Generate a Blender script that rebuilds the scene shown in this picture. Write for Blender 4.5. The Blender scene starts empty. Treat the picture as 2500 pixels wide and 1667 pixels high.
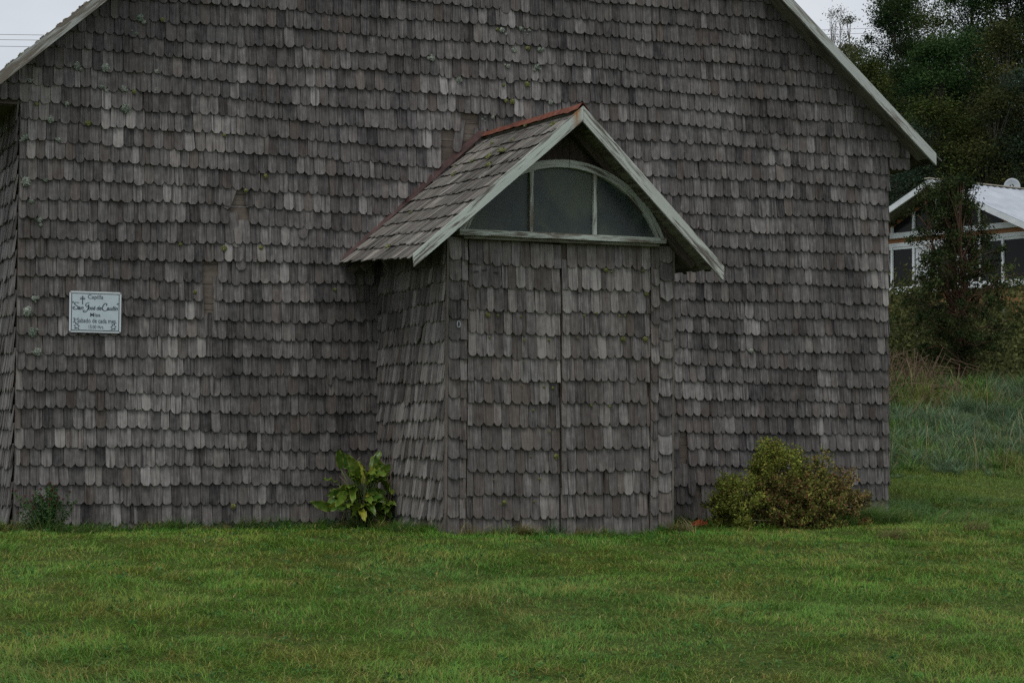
import bpy, math, random
import numpy as np
from mathutils import Vector, Matrix
random.seed(7); RNG = np.random.default_rng(11)
scene = bpy.context.scene
COL = scene.collection

# ------------------------------------------------------------------ camera, sky, sun, exposure
CAM = Vector((-3.174, -21.119, 0.945)); YAW = math.radians(21.65); PITCH = math.atan(229/5208); ROLL = math.radians(0.40)
cd = bpy.data.cameras.new('camera'); cam = bpy.data.objects.new('camera', cd); COL.objects.link(cam)
cd.lens = 75.0; cd.sensor_width = 36.0; cd.sensor_fit = 'HORIZONTAL'; cd.clip_start = 0.1; cd.clip_end = 4000
fwd = Vector((math.sin(YAW)*math.cos(PITCH), math.cos(YAW)*math.cos(PITCH), math.sin(PITCH)))
cam.location = CAM
cam.rotation_mode = 'QUATERNION'
cam.rotation_quaternion = fwd.to_track_quat('-Z', 'Y') @ Matrix.Rotation(ROLL, 4, 'Z').to_quaternion()
scene.camera = cam
scene.cycles.use_denoising = False

SUN_EL, SUN_AZ = math.radians(62), math.radians(226)     # soft sun behind cloud, in front of the facade
w = bpy.data.worlds.new('World'); scene.world = w; w.use_nodes = True
nt = w.node_tree; nt.nodes.clear()
def N(t, typ, **kw):
    n = t.nodes.new(typ)
    for k, v in kw.items(): setattr(n, k, v)
    return n
out = N(nt, 'ShaderNodeOutputWorld'); bg = N(nt, 'ShaderNodeBackground'); bg.inputs['Strength'].default_value = 0.1
sky = N(nt, 'ShaderNodeTexSky', sky_type='NISHITA'); sky.sun_disc = False
sky.sun_elevation = SUN_EL; sky.sun_rotation = SUN_AZ; sky.dust_density = 2.0
tc = N(nt, 'ShaderNodeTexCoord'); mp = N(nt, 'ShaderNodeMapping'); mp.inputs['Scale'].default_value = (2.2, 2.2, 5.0)
nz = N(nt, 'ShaderNodeTexNoise'); nz.inputs['Scale'].default_value = 1.6; nz.inputs['Detail'].default_value = 5; nz.inputs['Roughness'].default_value = .55
cr = N(nt, 'ShaderNodeValToRGB')
cr.color_ramp.elements[0].position = .32; cr.color_ramp.elements[0].color = (5.5, 5.95, 6.55, 1)
cr.color_ramp.elements[1].position = .72; cr.color_ramp.elements[1].color = (8.0, 8.3, 8.7, 1)
mx = N(nt, 'ShaderNodeMix', data_type='RGBA'); mx.inputs['Factor'].default_value = .94
L = nt.links
L.new(tc.outputs['Generated'], mp.inputs['Vector']); L.new(mp.outputs[0], nz.inputs['Vector']); L.new(nz.outputs['Fac'], cr.inputs['Fac'])
L.new(sky.outputs[0], mx.inputs['A']); L.new(cr.outputs[0], mx.inputs['B']); L.new(mx.outputs['Result'], bg.inputs['Color']); L.new(bg.outputs[0], out.inputs[0])

sl = bpy.data.lights.new('sun', 'SUN'); sl.energy = 1.5; sl.angle = math.radians(28); sl.color = (1.0, .97, .93)
so = bpy.data.objects.new('sun', sl); COL.objects.link(so)
sd = Vector((math.sin(SUN_AZ)*math.cos(SUN_EL), math.cos(SUN_AZ)*math.cos(SUN_EL), math.sin(SUN_EL)))
so.rotation_euler = sd.to_track_quat('Z', 'Y').to_euler(); so.location = (0, -10, 20)
vs = scene.view_settings; vs.view_transform = 'Standard'; vs.look = 'None'; vs.exposure = 0.0; vs.gamma = 1.0; vs.use_curve_mapping = False

# ------------------------------------------------------------------ helpers
def vnoise(x, y, s, seed=0):
    x = np.asarray(x, float)/s; y = np.asarray(y, float)/s
    xi = np.floor(x).astype(np.int64); yi = np.floor(y).astype(np.int64); fx = x-xi; fy = y-yi
    fx = fx*fx*(3-2*fx); fy = fy*fy*(3-2*fy)
    def h(a, b):
        n = (a*374761393 + b*668265263 + seed*1442695041) & 0x7fffffff
        n = ((n ^ (n >> 13))*1274126177) & 0x7fffffff
        return ((n ^ (n >> 16)) & 0xffff)/65535.0
    return (h(xi, yi)*(1-fx)+h(xi+1, yi)*fx)*(1-fy) + (h(xi, yi+1)*(1-fx)+h(xi+1, yi+1)*fx)*fy

def sstep(a, b, x):
    t = np.clip((x-a)/(b-a), 0, 1); return t*t*(3-2*t)

def H(x, y):
    x = np.asarray(x, float); y = np.asarray(y, float)
    base = np.where(y < 0, np.interp(y, [-60, -21, -10, -3, -2, 0], [-1.6, -.84, -.43, -.05, -.015, 0]), np.interp(y, [0, 2, 4, 6, 10, 16, 25, 40, 90, 2000], [0, .2, .46, .78, 1.72, 2.2, 3.0, 4.4, 5.0, 5.0]))
    base = np.where((x < 9.6) & (y > 0), np.minimum(base, .02*y), base)
    hill = np.interp(y, [38, 44, 50, 58, 65, 90, 200], [0, 1, 3.4, 6.5, 9.5, 18, 26])*sstep(0, 12, x-(.56*y+1))
    far = sstep(400, 300, np.hypot(x, y))
    bump = (vnoise(x, y, 1.7, 3)-.5)*.07 + (vnoise(x, y, .6, 4)-.5)*.035
    return base + hill*far + bump*sstep(60, 30, np.abs(y))

def tag(o, label=None, cat=None, group=None, kind=None):
    if label: o['label'] = label
    if cat: o['category'] = cat
    if group: o['group'] = group
    if kind: o['kind'] = kind
    return o

def empty(name, loc, parent=None):
    o = bpy.data.objects.new(name, None); COL.objects.link(o); o.location = loc; o.empty_display_size = .2
    if parent: o.parent = parent
    return o

class MB:
    """collects polygons in world space with uv and tone; build() links ONE mesh object"""
    def __init__(s): s.v = []; s.f = []; s.uv = []; s.t = []
    def quad_uv(s, idx, uvs): s.f.append(idx); s.uv.extend(uvs)
    def prism(s, outline, o, U, V, Nn, off, t, tone=(1, 0, .5), uvo=None, back=False, curl=0.0):
        o = Vector(o); U = Vector(U); V = Vector(V); Nn = Vector(Nn)
        if uvo is None: uvo = (random.random()*40, random.random()*40)
        b = len(s.v); n = len(outline); um = sum(q[0] for q in outline)/n
        for (u, v) in outline:
            k = (off(v) if callable(off) else off)+curl*(u-um)
            p = o+U*u+V*v
            s.v.append(p+Nn*(k+t)); s.v.append(p+Nn*k); s.t += [tone, tone]
        fu = [(uvo[0]+u, uvo[1]+v) for u, v in outline]
        # orientation: make front face look along +N
        flip = U.cross(V).dot(Nn) < 0
        idx = [b+2*i for i in range(n)]; uu = list(fu)
        if flip: idx.reverse(); uu.reverse()
        s.quad_uv(idx, uu)
        if back:
            idx = [b+2*i+1 for i in range(n)]; uu = list(fu)
            if not flip: idx.reverse(); uu.reverse()
            s.quad_uv(idx, uu)
        for i in range(n):
            j = (i+1) % n
            q = [b+2*i, b+2*i+1, b+2*j+1, b+2*j]; uq = [fu[i], (fu[i][0]+t, fu[i][1]), (fu[j][0]+t, fu[j][1]), fu[j]]
            if flip: q.reverse(); uq.reverse()
            s.quad_uv(q, uq)
    def box(s, a, b, tone=(1, 0, .5), axis=None):
        """axis-aligned box; grain (v) runs along the longest side"""
        a = Vector(a); b = Vector(b); lo = Vector([min(a[i], b[i]) for i in range(3)]); hi = Vector([max(a[i], b[i]) for i in range(3)])
        d = hi-lo
        ax = axis if axis is not None else max(range(3), key=lambda i: d[i])
        rest = [i for i in range(3) if i != ax]
        E = [Vector((1, 0, 0)), Vector((0, 1, 0)), Vector((0, 0, 1))]
        s.prism([(0, 0), (d[rest[0]], 0), (d[rest[0]], d[ax]), (0, d[ax])], lo, E[rest[0]], E[ax], E[rest[1]], 0, d[rest[1]], tone, back=True)
    def beam(s, p, q, wd, ht, up=(0, 0, 1), tone=(1, 0, .5)):
        p = Vector(p); q = Vector(q); d = (q-p); ln = d.length; d.normalize()
        side = d.cross(Vector(up)).normalized(); u2 = side.cross(d).normalized()
        s.prism([(-wd/2, 0), (wd/2, 0), (wd/2, ln), (-wd/2, ln)], p, side, d, u2, -ht/2, ht, tone, back=True)
    def tube(s, pts, rad, n=6, tone=(1, 0, .5), cap=True):
        pts = [Vector(p) for p in pts]; b = len(s.v); m = len(pts); uo = random.random()*20
        acc = 0; lens = [0]
        for i in range(1, m): acc += (pts[i]-pts[i-1]).length; lens.append(acc)
        for i, p in enumerate(pts):
            d = (pts[min(i+1, m-1)]-pts[max(i-1, 0)]).normalized()
            a = d.orthogonal().normalized() if i == 0 else (pa - d*pa.dot(d)).normalized()
            pa = a; c = d.cross(a)
            r = rad[i] if hasattr(rad, '__len__') else rad
            for k in range(n):
                t = 2*math.pi*k/n; s.v.append(p+(a*math.cos(t)+c*math.sin(t))*r); s.t.append(tone)
        for i in range(m-1):
            for k in range(n):
                k2 = (k+1) % n
                s.quad_uv([b+i*n+k, b+i*n+k2, b+(i+1)*n+k2, b+(i+1)*n+k], [(uo+k*.03, lens[i]), (uo+k*.03+.03, lens[i]), (uo+k*.03+.03, lens[i+1]), (uo+k*.03, lens[i+1])])
        if cap:
            s.quad_uv([b+(m-1)*n+k for k in range(n)], [(uo, acc)]*n); s.quad_uv([b+k for k in reversed(range(n))], [(uo, 0)]*n)
    def build(s, name, mat, parent=None, smooth=False):
        me = bpy.data.meshes.new(name)
        me.from_pydata([tuple(v) for v in s.v], [], s.f)
        ul = me.uv_layers.new(name='UVMap'); ul.data.foreach_set('uv', np.array(s.uv, np.float32).ravel())
        at = me.attributes.new('tone', 'FLOAT_COLOR', 'POINT')
        c = np.ones((len(s.v), 4), np.float32); c[:, :3] = np.array(s.t, np.float32).reshape(-1, 3); at.data.foreach_set('color', c.ravel())
        if smooth: me.polygons.foreach_set('use_smooth', np.ones(len(me.polygons), bool))
        me.materials.append(mat); me.update()
        o = bpy.data.objects.new(name, me); COL.objects.link(o)
        if parent: setp(o, parent)
        return o

def world_loc(o):
    p = Vector((0, 0, 0))
    while o is not None: p += o.location; o = o.parent
    return p
def setp(o, parent):
    """parents without rotation/scale: only offsets, so geometry given in world space stays put"""
    o.location = o.location - world_loc(parent); o.parent = parent

def np_mesh(name, verts, faces_flat, loop_counts, mat, col=None, parent=None, smooth=False):
    me = bpy.data.meshes.new(name)
    nv = len(verts); nf = len(loop_counts)
    me.vertices.add(nv); me.vertices.foreach_set('co', np.asarray(verts, np.float32).ravel())
    me.loops.add(len(faces_flat)); me.loops.foreach_set('vertex_index', np.asarray(faces_flat, np.int32))
    me.polygons.add(nf)
    st = np.zeros(nf, np.int32); st[1:] = np.cumsum(loop_counts)[:-1]
    me.polygons.foreach_set('loop_start', st); me.polygons.foreach_set('loop_total', np.asarray(loop_counts, np.int32))
    if smooth: me.polygons.foreach_set('use_smooth', np.ones(nf, bool))
    me.update(calc_edges=True); me.validate()
    if col is not None:
        at = me.attributes.new('Col', 'FLOAT_COLOR', 'POINT'); c = np.ones((nv, 4), np.float32); c[:, :3] = col
        at.data.foreach_set('color', c.ravel())
    me.materials.append(mat)
    o = bpy.data.objects.new(name, me); COL.objects.link(o)
    if parent: setp(o, parent)
    return o

def unit(a): return a/np.maximum(np.linalg.norm(a, axis=-1, keepdims=True), 1e-9)

def leaf_quads(P, length, width, up=.3, dirs=None):
    """diamond leaves at points P: returns verts (n*4) and quads"""
    n = len(P)
    d = RNG.normal(size=(n, 3)); d[:, 2] += up
    if dirs is not None: d = dirs + d*.45
    d = unit(d); a = unit(np.cross(d, RNG.normal(size=(n, 3))))
    nn = np.cross(d, a)
    l = (length*RNG.uniform(.65, 1.3, n))[:, None]; w_ = (width*RNG.uniform(.7, 1.25, n))[:, None]
    v = np.empty((n, 4, 3)); v[:, 0] = P; v[:, 1] = P+d*l*.5+a*w_*.5+nn*w_*.15; v[:, 2] = P+d*l; v[:, 3] = P+d*l*.5-a*w_*.5+nn*w_*.15
    return v.reshape(-1, 3), np.arange(n*4)

def leaf_mesh(name, P, length, width, cols, mat, parent=None, up=.3, dirs=None):
    v, f = leaf_quads(P, length, width, up, dirs)
    return np_mesh(name, v, f, np.full(len(P), 4), mat, np.repeat(cols, 4, axis=0), parent)

def blades(P, lean, height, width, segs=2, droop=.5):
    """grass blades: tapered strips. lean: unit horizontal dirs (n,3), height: (n,), width (n,)"""
    n = len(P); side = np.stack([-lean[:, 1], lean[:, 0], np.zeros(n)], 1)
    rot = RNG.uniform(-1, 1, n)[:, None]; side = unit(side+lean*rot)
    k = np.linspace(0, 1, segs+1)
    V = np.empty((n, 2*segs+1, 3))
    for i, t in enumerate(k):
        up = height*(t - droop*.45*t*t); hor = height*droop*1.05*t*t
        c = P+lean*hor[:, None]; c[:, 2] += up
        if i < segs:
            wd = (width*(1-.55*t))[:, None]*.5
            V[:, 2*i] = c-side*wd; V[:, 2*i+1] = c+side*wd
        else: V[:, 2*segs] = c
    m = 2*segs+1; fl = []; cnt = []
    base = (np.arange(n)*m)[:, None]
    for i in range(segs):
        if i < segs-1: fl.append(base+np.array([2*i, 2*i+1, 2*i+3, 2*i+2])); cnt.append(4)
        else: fl.append(base+np.array([2*i, 2*i+1, 2*i+2])); cnt.append(3)
    flat = np.concatenate(fl, axis=1).ravel(); counts = np.tile(cnt, n)
    return V.reshape(-1, 3), flat, counts, m

# ------------------------------------------------------------------ materials
def new_mat(name):
    m = bpy.data.materials.new(name); m.use_nodes = True; t = m.node_tree
    return m, t, t.nodes['Principled BSDF']
def ramp(t, fac, stops, interp='LINEAR'):
    r = N(t, 'ShaderNodeValToRGB'); r.color_ramp.interpolation = interp
    e = r.color_ramp.elements
    while len(e) < len(stops): e.new(.5)
    for i, (p, c) in enumerate(stops): e[i].position = p; e[i].color = (*c, 1) if len(c) == 3 else c
    t.links.new(fac, r.inputs['Fac']); return r.outputs['Color']
def mth(t, op, a, b=None, clamp=False):
    n = N(t, 'ShaderNodeMath', operation=op, use_clamp=clamp)
    for i, x in enumerate((a, b)):
        if x is None: continue
        if isinstance(x, (int, float)): n.inputs[i].default_value = x
        else: t.links.new(x, n.inputs[i])
    return n.outputs[0]
def mix(t, fac, a, b, blend='MIX'):
    n = N(t, 'ShaderNodeMix', data_type='RGBA', blend_type=blend)
    for k, x in (('Factor', fac), ('A', a), ('B', b)):
        i = n.inputs[k]
        if isinstance(x, (int, float)): i.default_value = x
        elif isinstance(x, tuple): i.default_value = (*x, 1)
        else: t.links.new(x, i)
    return n.outputs['Result']
def noise(t, vec, sc, scale=(1, 1, 1), det=3, rough=.55, dist=0, loc=(0, 0, 0)):
    mpn = N(t, 'ShaderNodeMapping'); mpn.inputs['Scale'].default_value = scale; mpn.inputs['Location'].default_value = loc
    t.links.new(vec, mpn.inputs['Vector'])
    n = N(t, 'ShaderNodeTexNoise'); n.inputs['Scale'].default_value = sc; n.inputs['Detail'].default_value = det
    n.inputs['Roughness'].default_value = rough; n.inputs['Distortion'].default_value = dist
    t.links.new(mpn.outputs[0], n.inputs['Vector']); return n.outputs['Fac']

def wood_mat(name, dark, mid, light, brown, streak=.5, bump=.35, green=0.0):
    m, t, p = new_mat(name)
    uv = N(t, 'ShaderNodeUVMap', uv_map='UVMap').outputs[0]
    at = N(t, 'ShaderNodeAttribute', attribute_name='tone'); sp = N(t, 'ShaderNodeSeparateColor'); t.links.new(at.outputs['Color'], sp.inputs[0])
    br, warm, seed = sp.outputs[0], sp.outputs[1], sp.outputs[2]
    g1 = noise(t, uv, 1.0, (170, 6, 1), 3, .6, .6); g2 = noise(t, uv, 1.0, (55, 2.2, 1), 2, .5, .4); g3 = noise(t, uv, 1.0, (14, 12, 1), 4, .6)
    f = mth(t, 'ADD', mth(t, 'MULTIPLY', mth(t, 'SUBTRACT', g1, .5), .9), mth(t, 'MULTIPLY', mth(t, 'SUBTRACT', g2, .5), .65))
    f = mth(t, 'ADD', f, mth(t, 'MULTIPLY', mth(t, 'SUBTRACT', g3, .5), .6))
    f = mth(t, 'ADD', mth(t, 'MULTIPLY', br, .5), f, True)
    c = ramp(t, f, [(0, dark), (.5, mid), (1, light)])
    c = mix(t, warm, c, mix(t, .55, brown, c, 'MIX'))
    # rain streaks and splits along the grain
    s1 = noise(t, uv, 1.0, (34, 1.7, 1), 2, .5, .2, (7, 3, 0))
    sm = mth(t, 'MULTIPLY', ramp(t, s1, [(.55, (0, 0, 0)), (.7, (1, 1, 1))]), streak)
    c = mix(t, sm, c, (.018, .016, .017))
    # pale weathered flecks
    s2 = noise(t, uv, 1.0, (75, 9, 1), 3, .6, .5, (1, 9, 0))
    c = mix(t, mth(t, 'MULTIPLY', ramp(t, s2, [(.63, (0, 0, 0)), (.78, (1, 1, 1))]), .45), c, light)
    if green:
        s3 = noise(t, uv, 1.0, (9, 7, 1), 4, .65, .3, (4, 2, 0))
        c = mix(t, mth(t, 'MULTIPLY', ramp(t, s3, [(.52, (0, 0, 0)), (.75, (1, 1, 1))]), green), c, (.09, .1, .045))
    t.links.new(c, p.inputs['Base Color']); p.inputs['Roughness'].default_value = .82; p.inputs['Specular IOR Level'].default_value = .25
    b = N(t, 'ShaderNodeBump'); b.inputs['Strength'].default_value = bump; b.inputs['Distance'].default_value = .006
    t.links.new(mth(t, 'ADD', g1, mth(t, 'MULTIPLY', s1, -.8)), b.inputs['Height']); t.links.new(b.outputs[0], p.inputs['Normal'])
    return m

M = {}
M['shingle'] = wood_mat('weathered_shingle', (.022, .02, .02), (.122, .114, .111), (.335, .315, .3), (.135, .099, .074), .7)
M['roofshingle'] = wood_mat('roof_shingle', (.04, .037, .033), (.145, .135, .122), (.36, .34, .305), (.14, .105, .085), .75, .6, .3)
M['board'] = wood_mat('old_board', (.035, .029, .025), (.115, .097, .082), (.22, .19, .16), (.12, .082, .056), .5)
M['grayboard'] = wood_mat('grey_board', (.05, .045, .04), (.15, .138, .125), (.27, .25, .23), (.14, .1, .075), .4, .35, .2)

def paint_mat(name, col, wood, amount=.5):
    m, t, p = new_mat(name)
    uv = N(t, 'ShaderNodeUVMap', uv_map='UVMap').outputs[0]
    a = noise(t, uv, 1.0, (38, 3.5, 1), 4, .65, .6); b_ = noise(t, uv, 1.0, (7, 1.3, 1), 3, .5, 0, (3, 5, 0)); c_ = noise(t, uv, 1.0, (160, 10, 1), 2)
    mask = mth(t, 'ADD', mth(t, 'MULTIPLY', a, .62), mth(t, 'MULTIPLY', b_, .5))
    mask = ramp(t, mask, [(.62-.12*amount, (0, 0, 0)), (.74-.12*amount, (1, 1, 1))])
    d = ramp(t, b_, [(.3, tuple(x*.8 for x in col)), (.7, col)])
    wcol = ramp(t, c_, [(.3, tuple(x*.5 for x in wood)), (.7, wood)])
    t.links.new(mix(t, mask, d, wcol), p.inputs['Base Color']); p.inputs['Roughness'].default_value = .7; p.inputs['Specular IOR Level'].default_value = .3
    bn = N(t, 'ShaderNodeBump'); bn.inputs['Strength'].default_value = .4; bn.inputs['Distance'].default_value = .004
    t.links.new(mth(t, 'SUBTRACT', c_, mask), bn.inputs['Height']); t.links.new(bn.outputs[0], p.inputs['Normal'])
    return m
M['paint'] = paint_mat('pale_green_white_paint', (.52, .55, .5), (.16, .14, .12), .6)
def stain(m, x0, z0, wd, ht):
    t = m.node_tree; p = t.nodes['Principled BSDF']; src = p.inputs['Base Color'].links[0].from_socket
    g = N(t, 'ShaderNodeNewGeometry').outputs['Position']; sp = N(t, 'ShaderNodeSeparateXYZ'); t.links.new(g, sp.inputs[0])
    n = noise(t, g, 1.0, (60, 60, 9), 3)
    dx = mth(t, 'ABSOLUTE', mth(t, 'SUBTRACT', sp.outputs[0], x0)); dz = mth(t, 'SUBTRACT', z0, sp.outputs[2])
    f = mth(t, 'MULTIPLY', mth(t, 'SUBTRACT', 1.0, mth(t, 'DIVIDE', dx, wd), True), mth(t, 'SUBTRACT', 1.0, mth(t, 'DIVIDE', dz, ht), True))
    f = mth(t, 'MULTIPLY', mth(t, 'MULTIPLY', f, mth(t, 'ADD', n, .45)), 1.5, True)
    t.links.new(mix(t, f, src, (.3, .13, .035)), p.inputs['Base Color'])
M['paintstain'] = paint_mat('rust_stained_paint', (.52, .57, .52), (.16, .14, .12), .55); stain(M['paintstain'], 4.86, 4.12, .06, .3)
M['paintworn'] = paint_mat('worn_white_paint', (.52, .57, .52), (.2, .17, .13), 1.0)
M['mainbarge'] = paint_mat('weathered_barge_paint', (.5, .53, .5), (.24, .215, .18), .6)
M['bargeworn'] = paint_mat('bare_weathered_barge', (.4, .42, .4), (.2, .175, .14), 1.25)
M['soffit'] = paint_mat('soffit_paint', (.2, .2, .15), (.1, .085, .065), .8)

def simple(name, col, rough=.7, var=.25, sc=8, spec=.4, metal=0.0):
    m, t, p = new_mat(name)
    g = N(t, 'ShaderNodeTexCoord').outputs['Object']
    n = noise(t, g, sc, det=4)
    t.links.new(ramp(t, n, [(.3, tuple(x*(1-var) for x in col)), (.7, tuple(min(1, x*(1+var)) for x in col))]), p.inputs['Base Color'])
    p.inputs['Roughness'].default_value = rough; p.inputs['Specular IOR Level'].default_value = spec; p.inputs['Metallic'].default_value = metal
    return m
def rust_mat():
    m, t, p = new_mat('rusty_metal')
    g = N(t, 'ShaderNodeTexCoord').outputs['Object']
    n = noise(t, g, 9, det=6, rough=.7)
    t.links.new(ramp(t, n, [(.3, (.05, .02, .014)), (.5, (.15, .045, .025)), (.62, (.2, .075, .045)), (.75, (.15, .125, .115))]), p.inputs['Base Color'])
    p.inputs['Roughness'].default_value = .75; return m
M['rust'] = rust_mat()
M['rustdark'] = simple('dark_flashing', (.07, .035, .03), .7, .5, 12)

def leaf_mat(name, trans=.3, rough=.55, spec=.3):
    m, t, p = new_mat(name)
    at = N(t, 'ShaderNodeAttribute', attribute_name='Col')
    t.links.new(at.outputs['Color'], p.inputs['Base Color']); p.inputs['Roughness'].default_value = rough; p.inputs['Specular IOR Level'].default_value = spec
    tr = N(t, 'ShaderNodeBsdfTranslucent'); t.links.new(at.outputs['Color'], tr.inputs['Color'])
    ms = N(t, 'ShaderNodeMixShader'); ms.inputs[0].default_value = trans
    o = t.nodes['Material Output']; t.links.new(p.outputs[0], ms.inputs[1]); t.links.new(tr.outputs[0], ms.inputs[2]); t.links.new(ms.outputs[0], o.inputs[0])
    return m
M['leaf'] = leaf_mat('leaf', .2, .8, .12); M['grass'] = leaf_mat('grass_blade', .25, .6, .2); M['bigleaf'] = leaf_mat('broad_leaf', .25, .38, .45)
M['moss'] = leaf_mat('moss', .1, .9, .05)

def bark_mat(name, a, b, sc=(30, 30, 5)):
    m, t, p = new_mat(name); g = N(t, 'ShaderNodeTexCoord').outputs['Object']
    n = noise(t, g, 1.0, sc, 5, .6, .4); t.links.new(ramp(t, n, [(.3, a), (.7, b)]), p.inputs['Base Color']); p.inputs['Roughness'].default_value = .85
    return m
M['bark'] = bark_mat('bark', (.05, .042, .032), (.17, .15, .125)); M['redbark'] = bark_mat('cinnamon_bark', (.05, .026, .016), (.17, .085, .05))
M['twig'] = bark_mat('dry_twig', (.1, .075, .05), (.26, .2, .14))

def glass_mat():
    m, t, p = new_mat('dusty_reflection_glass')
    g = N(t, 'ShaderNodeTexCoord').outputs['Object']
    a = noise(t, g, 1.0, (2.6, 2, 2.0), 4, .6, .5); b_ = noise(t, g, 1.0, (60, 60, 60), 3, .6); c_ = noise(t, g, 1.0, (30, 30, 2.5), 3, .6, .3, (4, 1, 2))
    col = ramp(t, a, [(.25, (.02, .03, .033)), (.45, (.048, .065, .06)), (.62, (.09, .108, .085)), (.8, (.12, .13, .09))])  # mottled greens paint in the reflected trees, together with dust
    col = mix(t, mth(t, 'MULTIPLY', ramp(t, b_, [(.55, (0, 0, 0)), (.75, (1, 1, 1))]), .2), col, (.1, .11, .1))
    col = mix(t, mth(t, 'MULTIPLY', ramp(t, c_, [(.62, (0, 0, 0)), (.76, (1, 1, 1))]), .25), col, (.12, .135, .12))
    t.links.new(col, p.inputs['Base Color']); t.links.new(ramp(t, a, [(.3, (.22,)*3), (.7, (.5,)*3)]), p.inputs['Roughness'])
    p.inputs['Specular IOR Level'].default_value = .35
    tr = N(t, 'ShaderNodeBsdfTransparent'); ms = N(t, 'ShaderNodeMixShader'); ms.inputs[0].default_value = .2
    o = t.nodes['Material Output']; t.links.new(p.outputs[0], ms.inputs[1]); t.links.new(tr.outputs[0], ms.inputs[2]); t.links.new(ms.outputs[0], o.inputs[0])
    return m
M['glass'] = glass_mat()
def house_glass():
    m, t, p = new_mat('window_glass'); p.inputs['Base Color'].default_value = (.012, .013, .013, 1); p.inputs['Roughness'].default_value = .12; p.inputs['Specular IOR Level'].default_value = .12
    return m
M['hglass'] = house_glass()
M['white'] = simple('white_house_paint', (.6, .63, .65), .6, .12, 3)
M['orange'] = wood_mat('orange_stained_board', (.14, .06, .025), (.27, .125, .055), (.36, .19, .09), (.22, .1, .05), .3, .15)
M['curtain'] = simple('curtain_cloth', (.5, .52, .54), .9, .2, 6)
def tin_mat():
    m, t, p = new_mat('zinc_roof'); g = N(t, 'ShaderNodeTexCoord').outputs['Object']
    n = noise(t, g, 1.5, det=4); t.links.new(ramp(t, n, [(.3, (.34, .37, .41)), (.7, (.46, .49, .53))]), p.inputs['Base Color'])
    p.inputs['Roughness'].default_value = .5; p.inputs['Metallic'].default_value = .2; return m
M['tin'] = tin_mat()
M['signblue'] = simple('sign_pale_blue', (.50, .58, .62), .35, .05, 14, .5); M['signwhite'] = simple('sign_rim', (.60, .64, .66), .35, .05, 14, .5)
M['ink'] = simple('sign_navy', (.018, .032, .05), .5, .1); M['inkgrey'] = simple('sign_grey_ink', (.055, .075, .1), .5, .1)
M['screw'] = simple('screw', (.03, .03, .03), .5, .2)
M['dish'] = simple('dish_grey', (.42, .45, .47), .5, .08); M['dishlogo'] = simple('dish_logo', (.05, .055, .06), .6, .05)
M['wire'] = simple('cable', (.09, .095, .1), .6, .1)
M['orangeleaf'] = simple('dead_leaf', (.42, .11, .035), .7, .3, 30)

def ground_mat():
    m, t, p = new_mat('turf'); g = N(t, 'ShaderNodeTexCoord').outputs['Object']
    a = noise(t, g, .8, det=4); b_ = noise(t, g, 22, det=5, rough=.7)
    c = ramp(t, b_, [(.3, (.025, .036, .01)), (.55, (.07, .11, .022)), (.75, (.13, .14, .04))])
    c = mix(t, mth(t, 'MULTIPLY', a, .5), c, (.06, .055, .026)); t.links.new(c, p.inputs['Base Color']); p.inputs['Roughness'].default_value = 1
    p.inputs['Specular IOR Level'].default_value = .05
    bn = N(t, 'ShaderNodeBump'); bn.inputs['Distance'].default_value = .03; t.links.new(b_, bn.inputs['Height']); t.links.new(bn.outputs[0], p.inputs['Normal'])
    return m
M['ground'] = ground_mat()

# ------------------------------------------------------------------ ground
def axis_pts(lo, fine0, fine1, hi, step):
    a = np.arange(fine0, fine1+1e-6, step); k = np.geomspace(step*1.5, hi-fine1, 26); l = np.geomspace(step*1.5, fine0-lo, 26)
    return np.concatenate([fine0-l[::-1], a, fine1+k])
gx = axis_pts(-1500, -8, 22, 1500, .35); gy = axis_pts(-1500, -24, 16, 1500, .35)
# keep the hill resolved
gx = np.unique(np.concatenate([gx, np.arange(22, 75, 2.0)])); gy = np.unique(np.concatenate([gy, np.arange(16, 110, 2.0)]))
X, Y = np.meshgrid(gx, gy); Z = H(X, Y)
nx, ny = len(gx), len(gy)
i = np.arange((ny-1)*(nx-1)); r, c = i//(nx-1), i % (nx-1); b0 = r*nx+c
ground = np_mesh('lawn_ground', np.stack([X, Y, Z], -1).reshape(-1, 3), np.stack([b0, b0+1, b0+nx+1, b0+nx], 1).ravel(), np.full(len(i), 4), M['ground'], smooth=True)
tag(ground, 'green lawn ground running up to the church and the hill behind', 'ground', kind='structure')

# ------------------------------------------------------------------ the church
PX0, PX1, PD = 3.735, 6.10, 2.04             # porch left, right, depth
W = 9.83; ROW = .1875; Z0 = .035
RX, RZ, RSL, RSR = 4.87, 8.95, .885, .873     # main ridge
ROOFY = -.28
church = empty('church', (W/2, 0, 0)); tag(church, 'old chapel clad all over in grey wooden shingles with a gabled porch', 'church')

def roof_z(x): return RZ - (RSL*(RX-x) if x < RX else RSR*(x-RX))
QX, QZ = 4.93, 4.095                             # porch ridge (front)
QLX, QLZ, QRX, QRZ = 3.227, 2.614, 6.441, 2.615
def proof_z(x): return QZ-(QZ-QLZ)*(QX-x)/(QX-QLX) if x < QX else QZ-(QZ-QRZ)*(x-QX)/(QRX-QX)

def clip_poly(poly, a, b, c):
    """keep a*u+b*v<=c"""
    outp = []
    for k in range(len(poly)):
        p, q = poly[k], poly[(k+1) % len(poly)]
        dp, dq = a*p[0]+b*p[1]-c, a*q[0]+b*q[1]-c
        if dp <= 0: outp.append(p)
        if (dp < 0 < dq) or (dq < 0 < dp):
            t = dp/(dp-dq); outp.append((p[0]+(q[0]-p[0])*t, p[1]+(q[1]-p[1])*t))
    return outp

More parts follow.
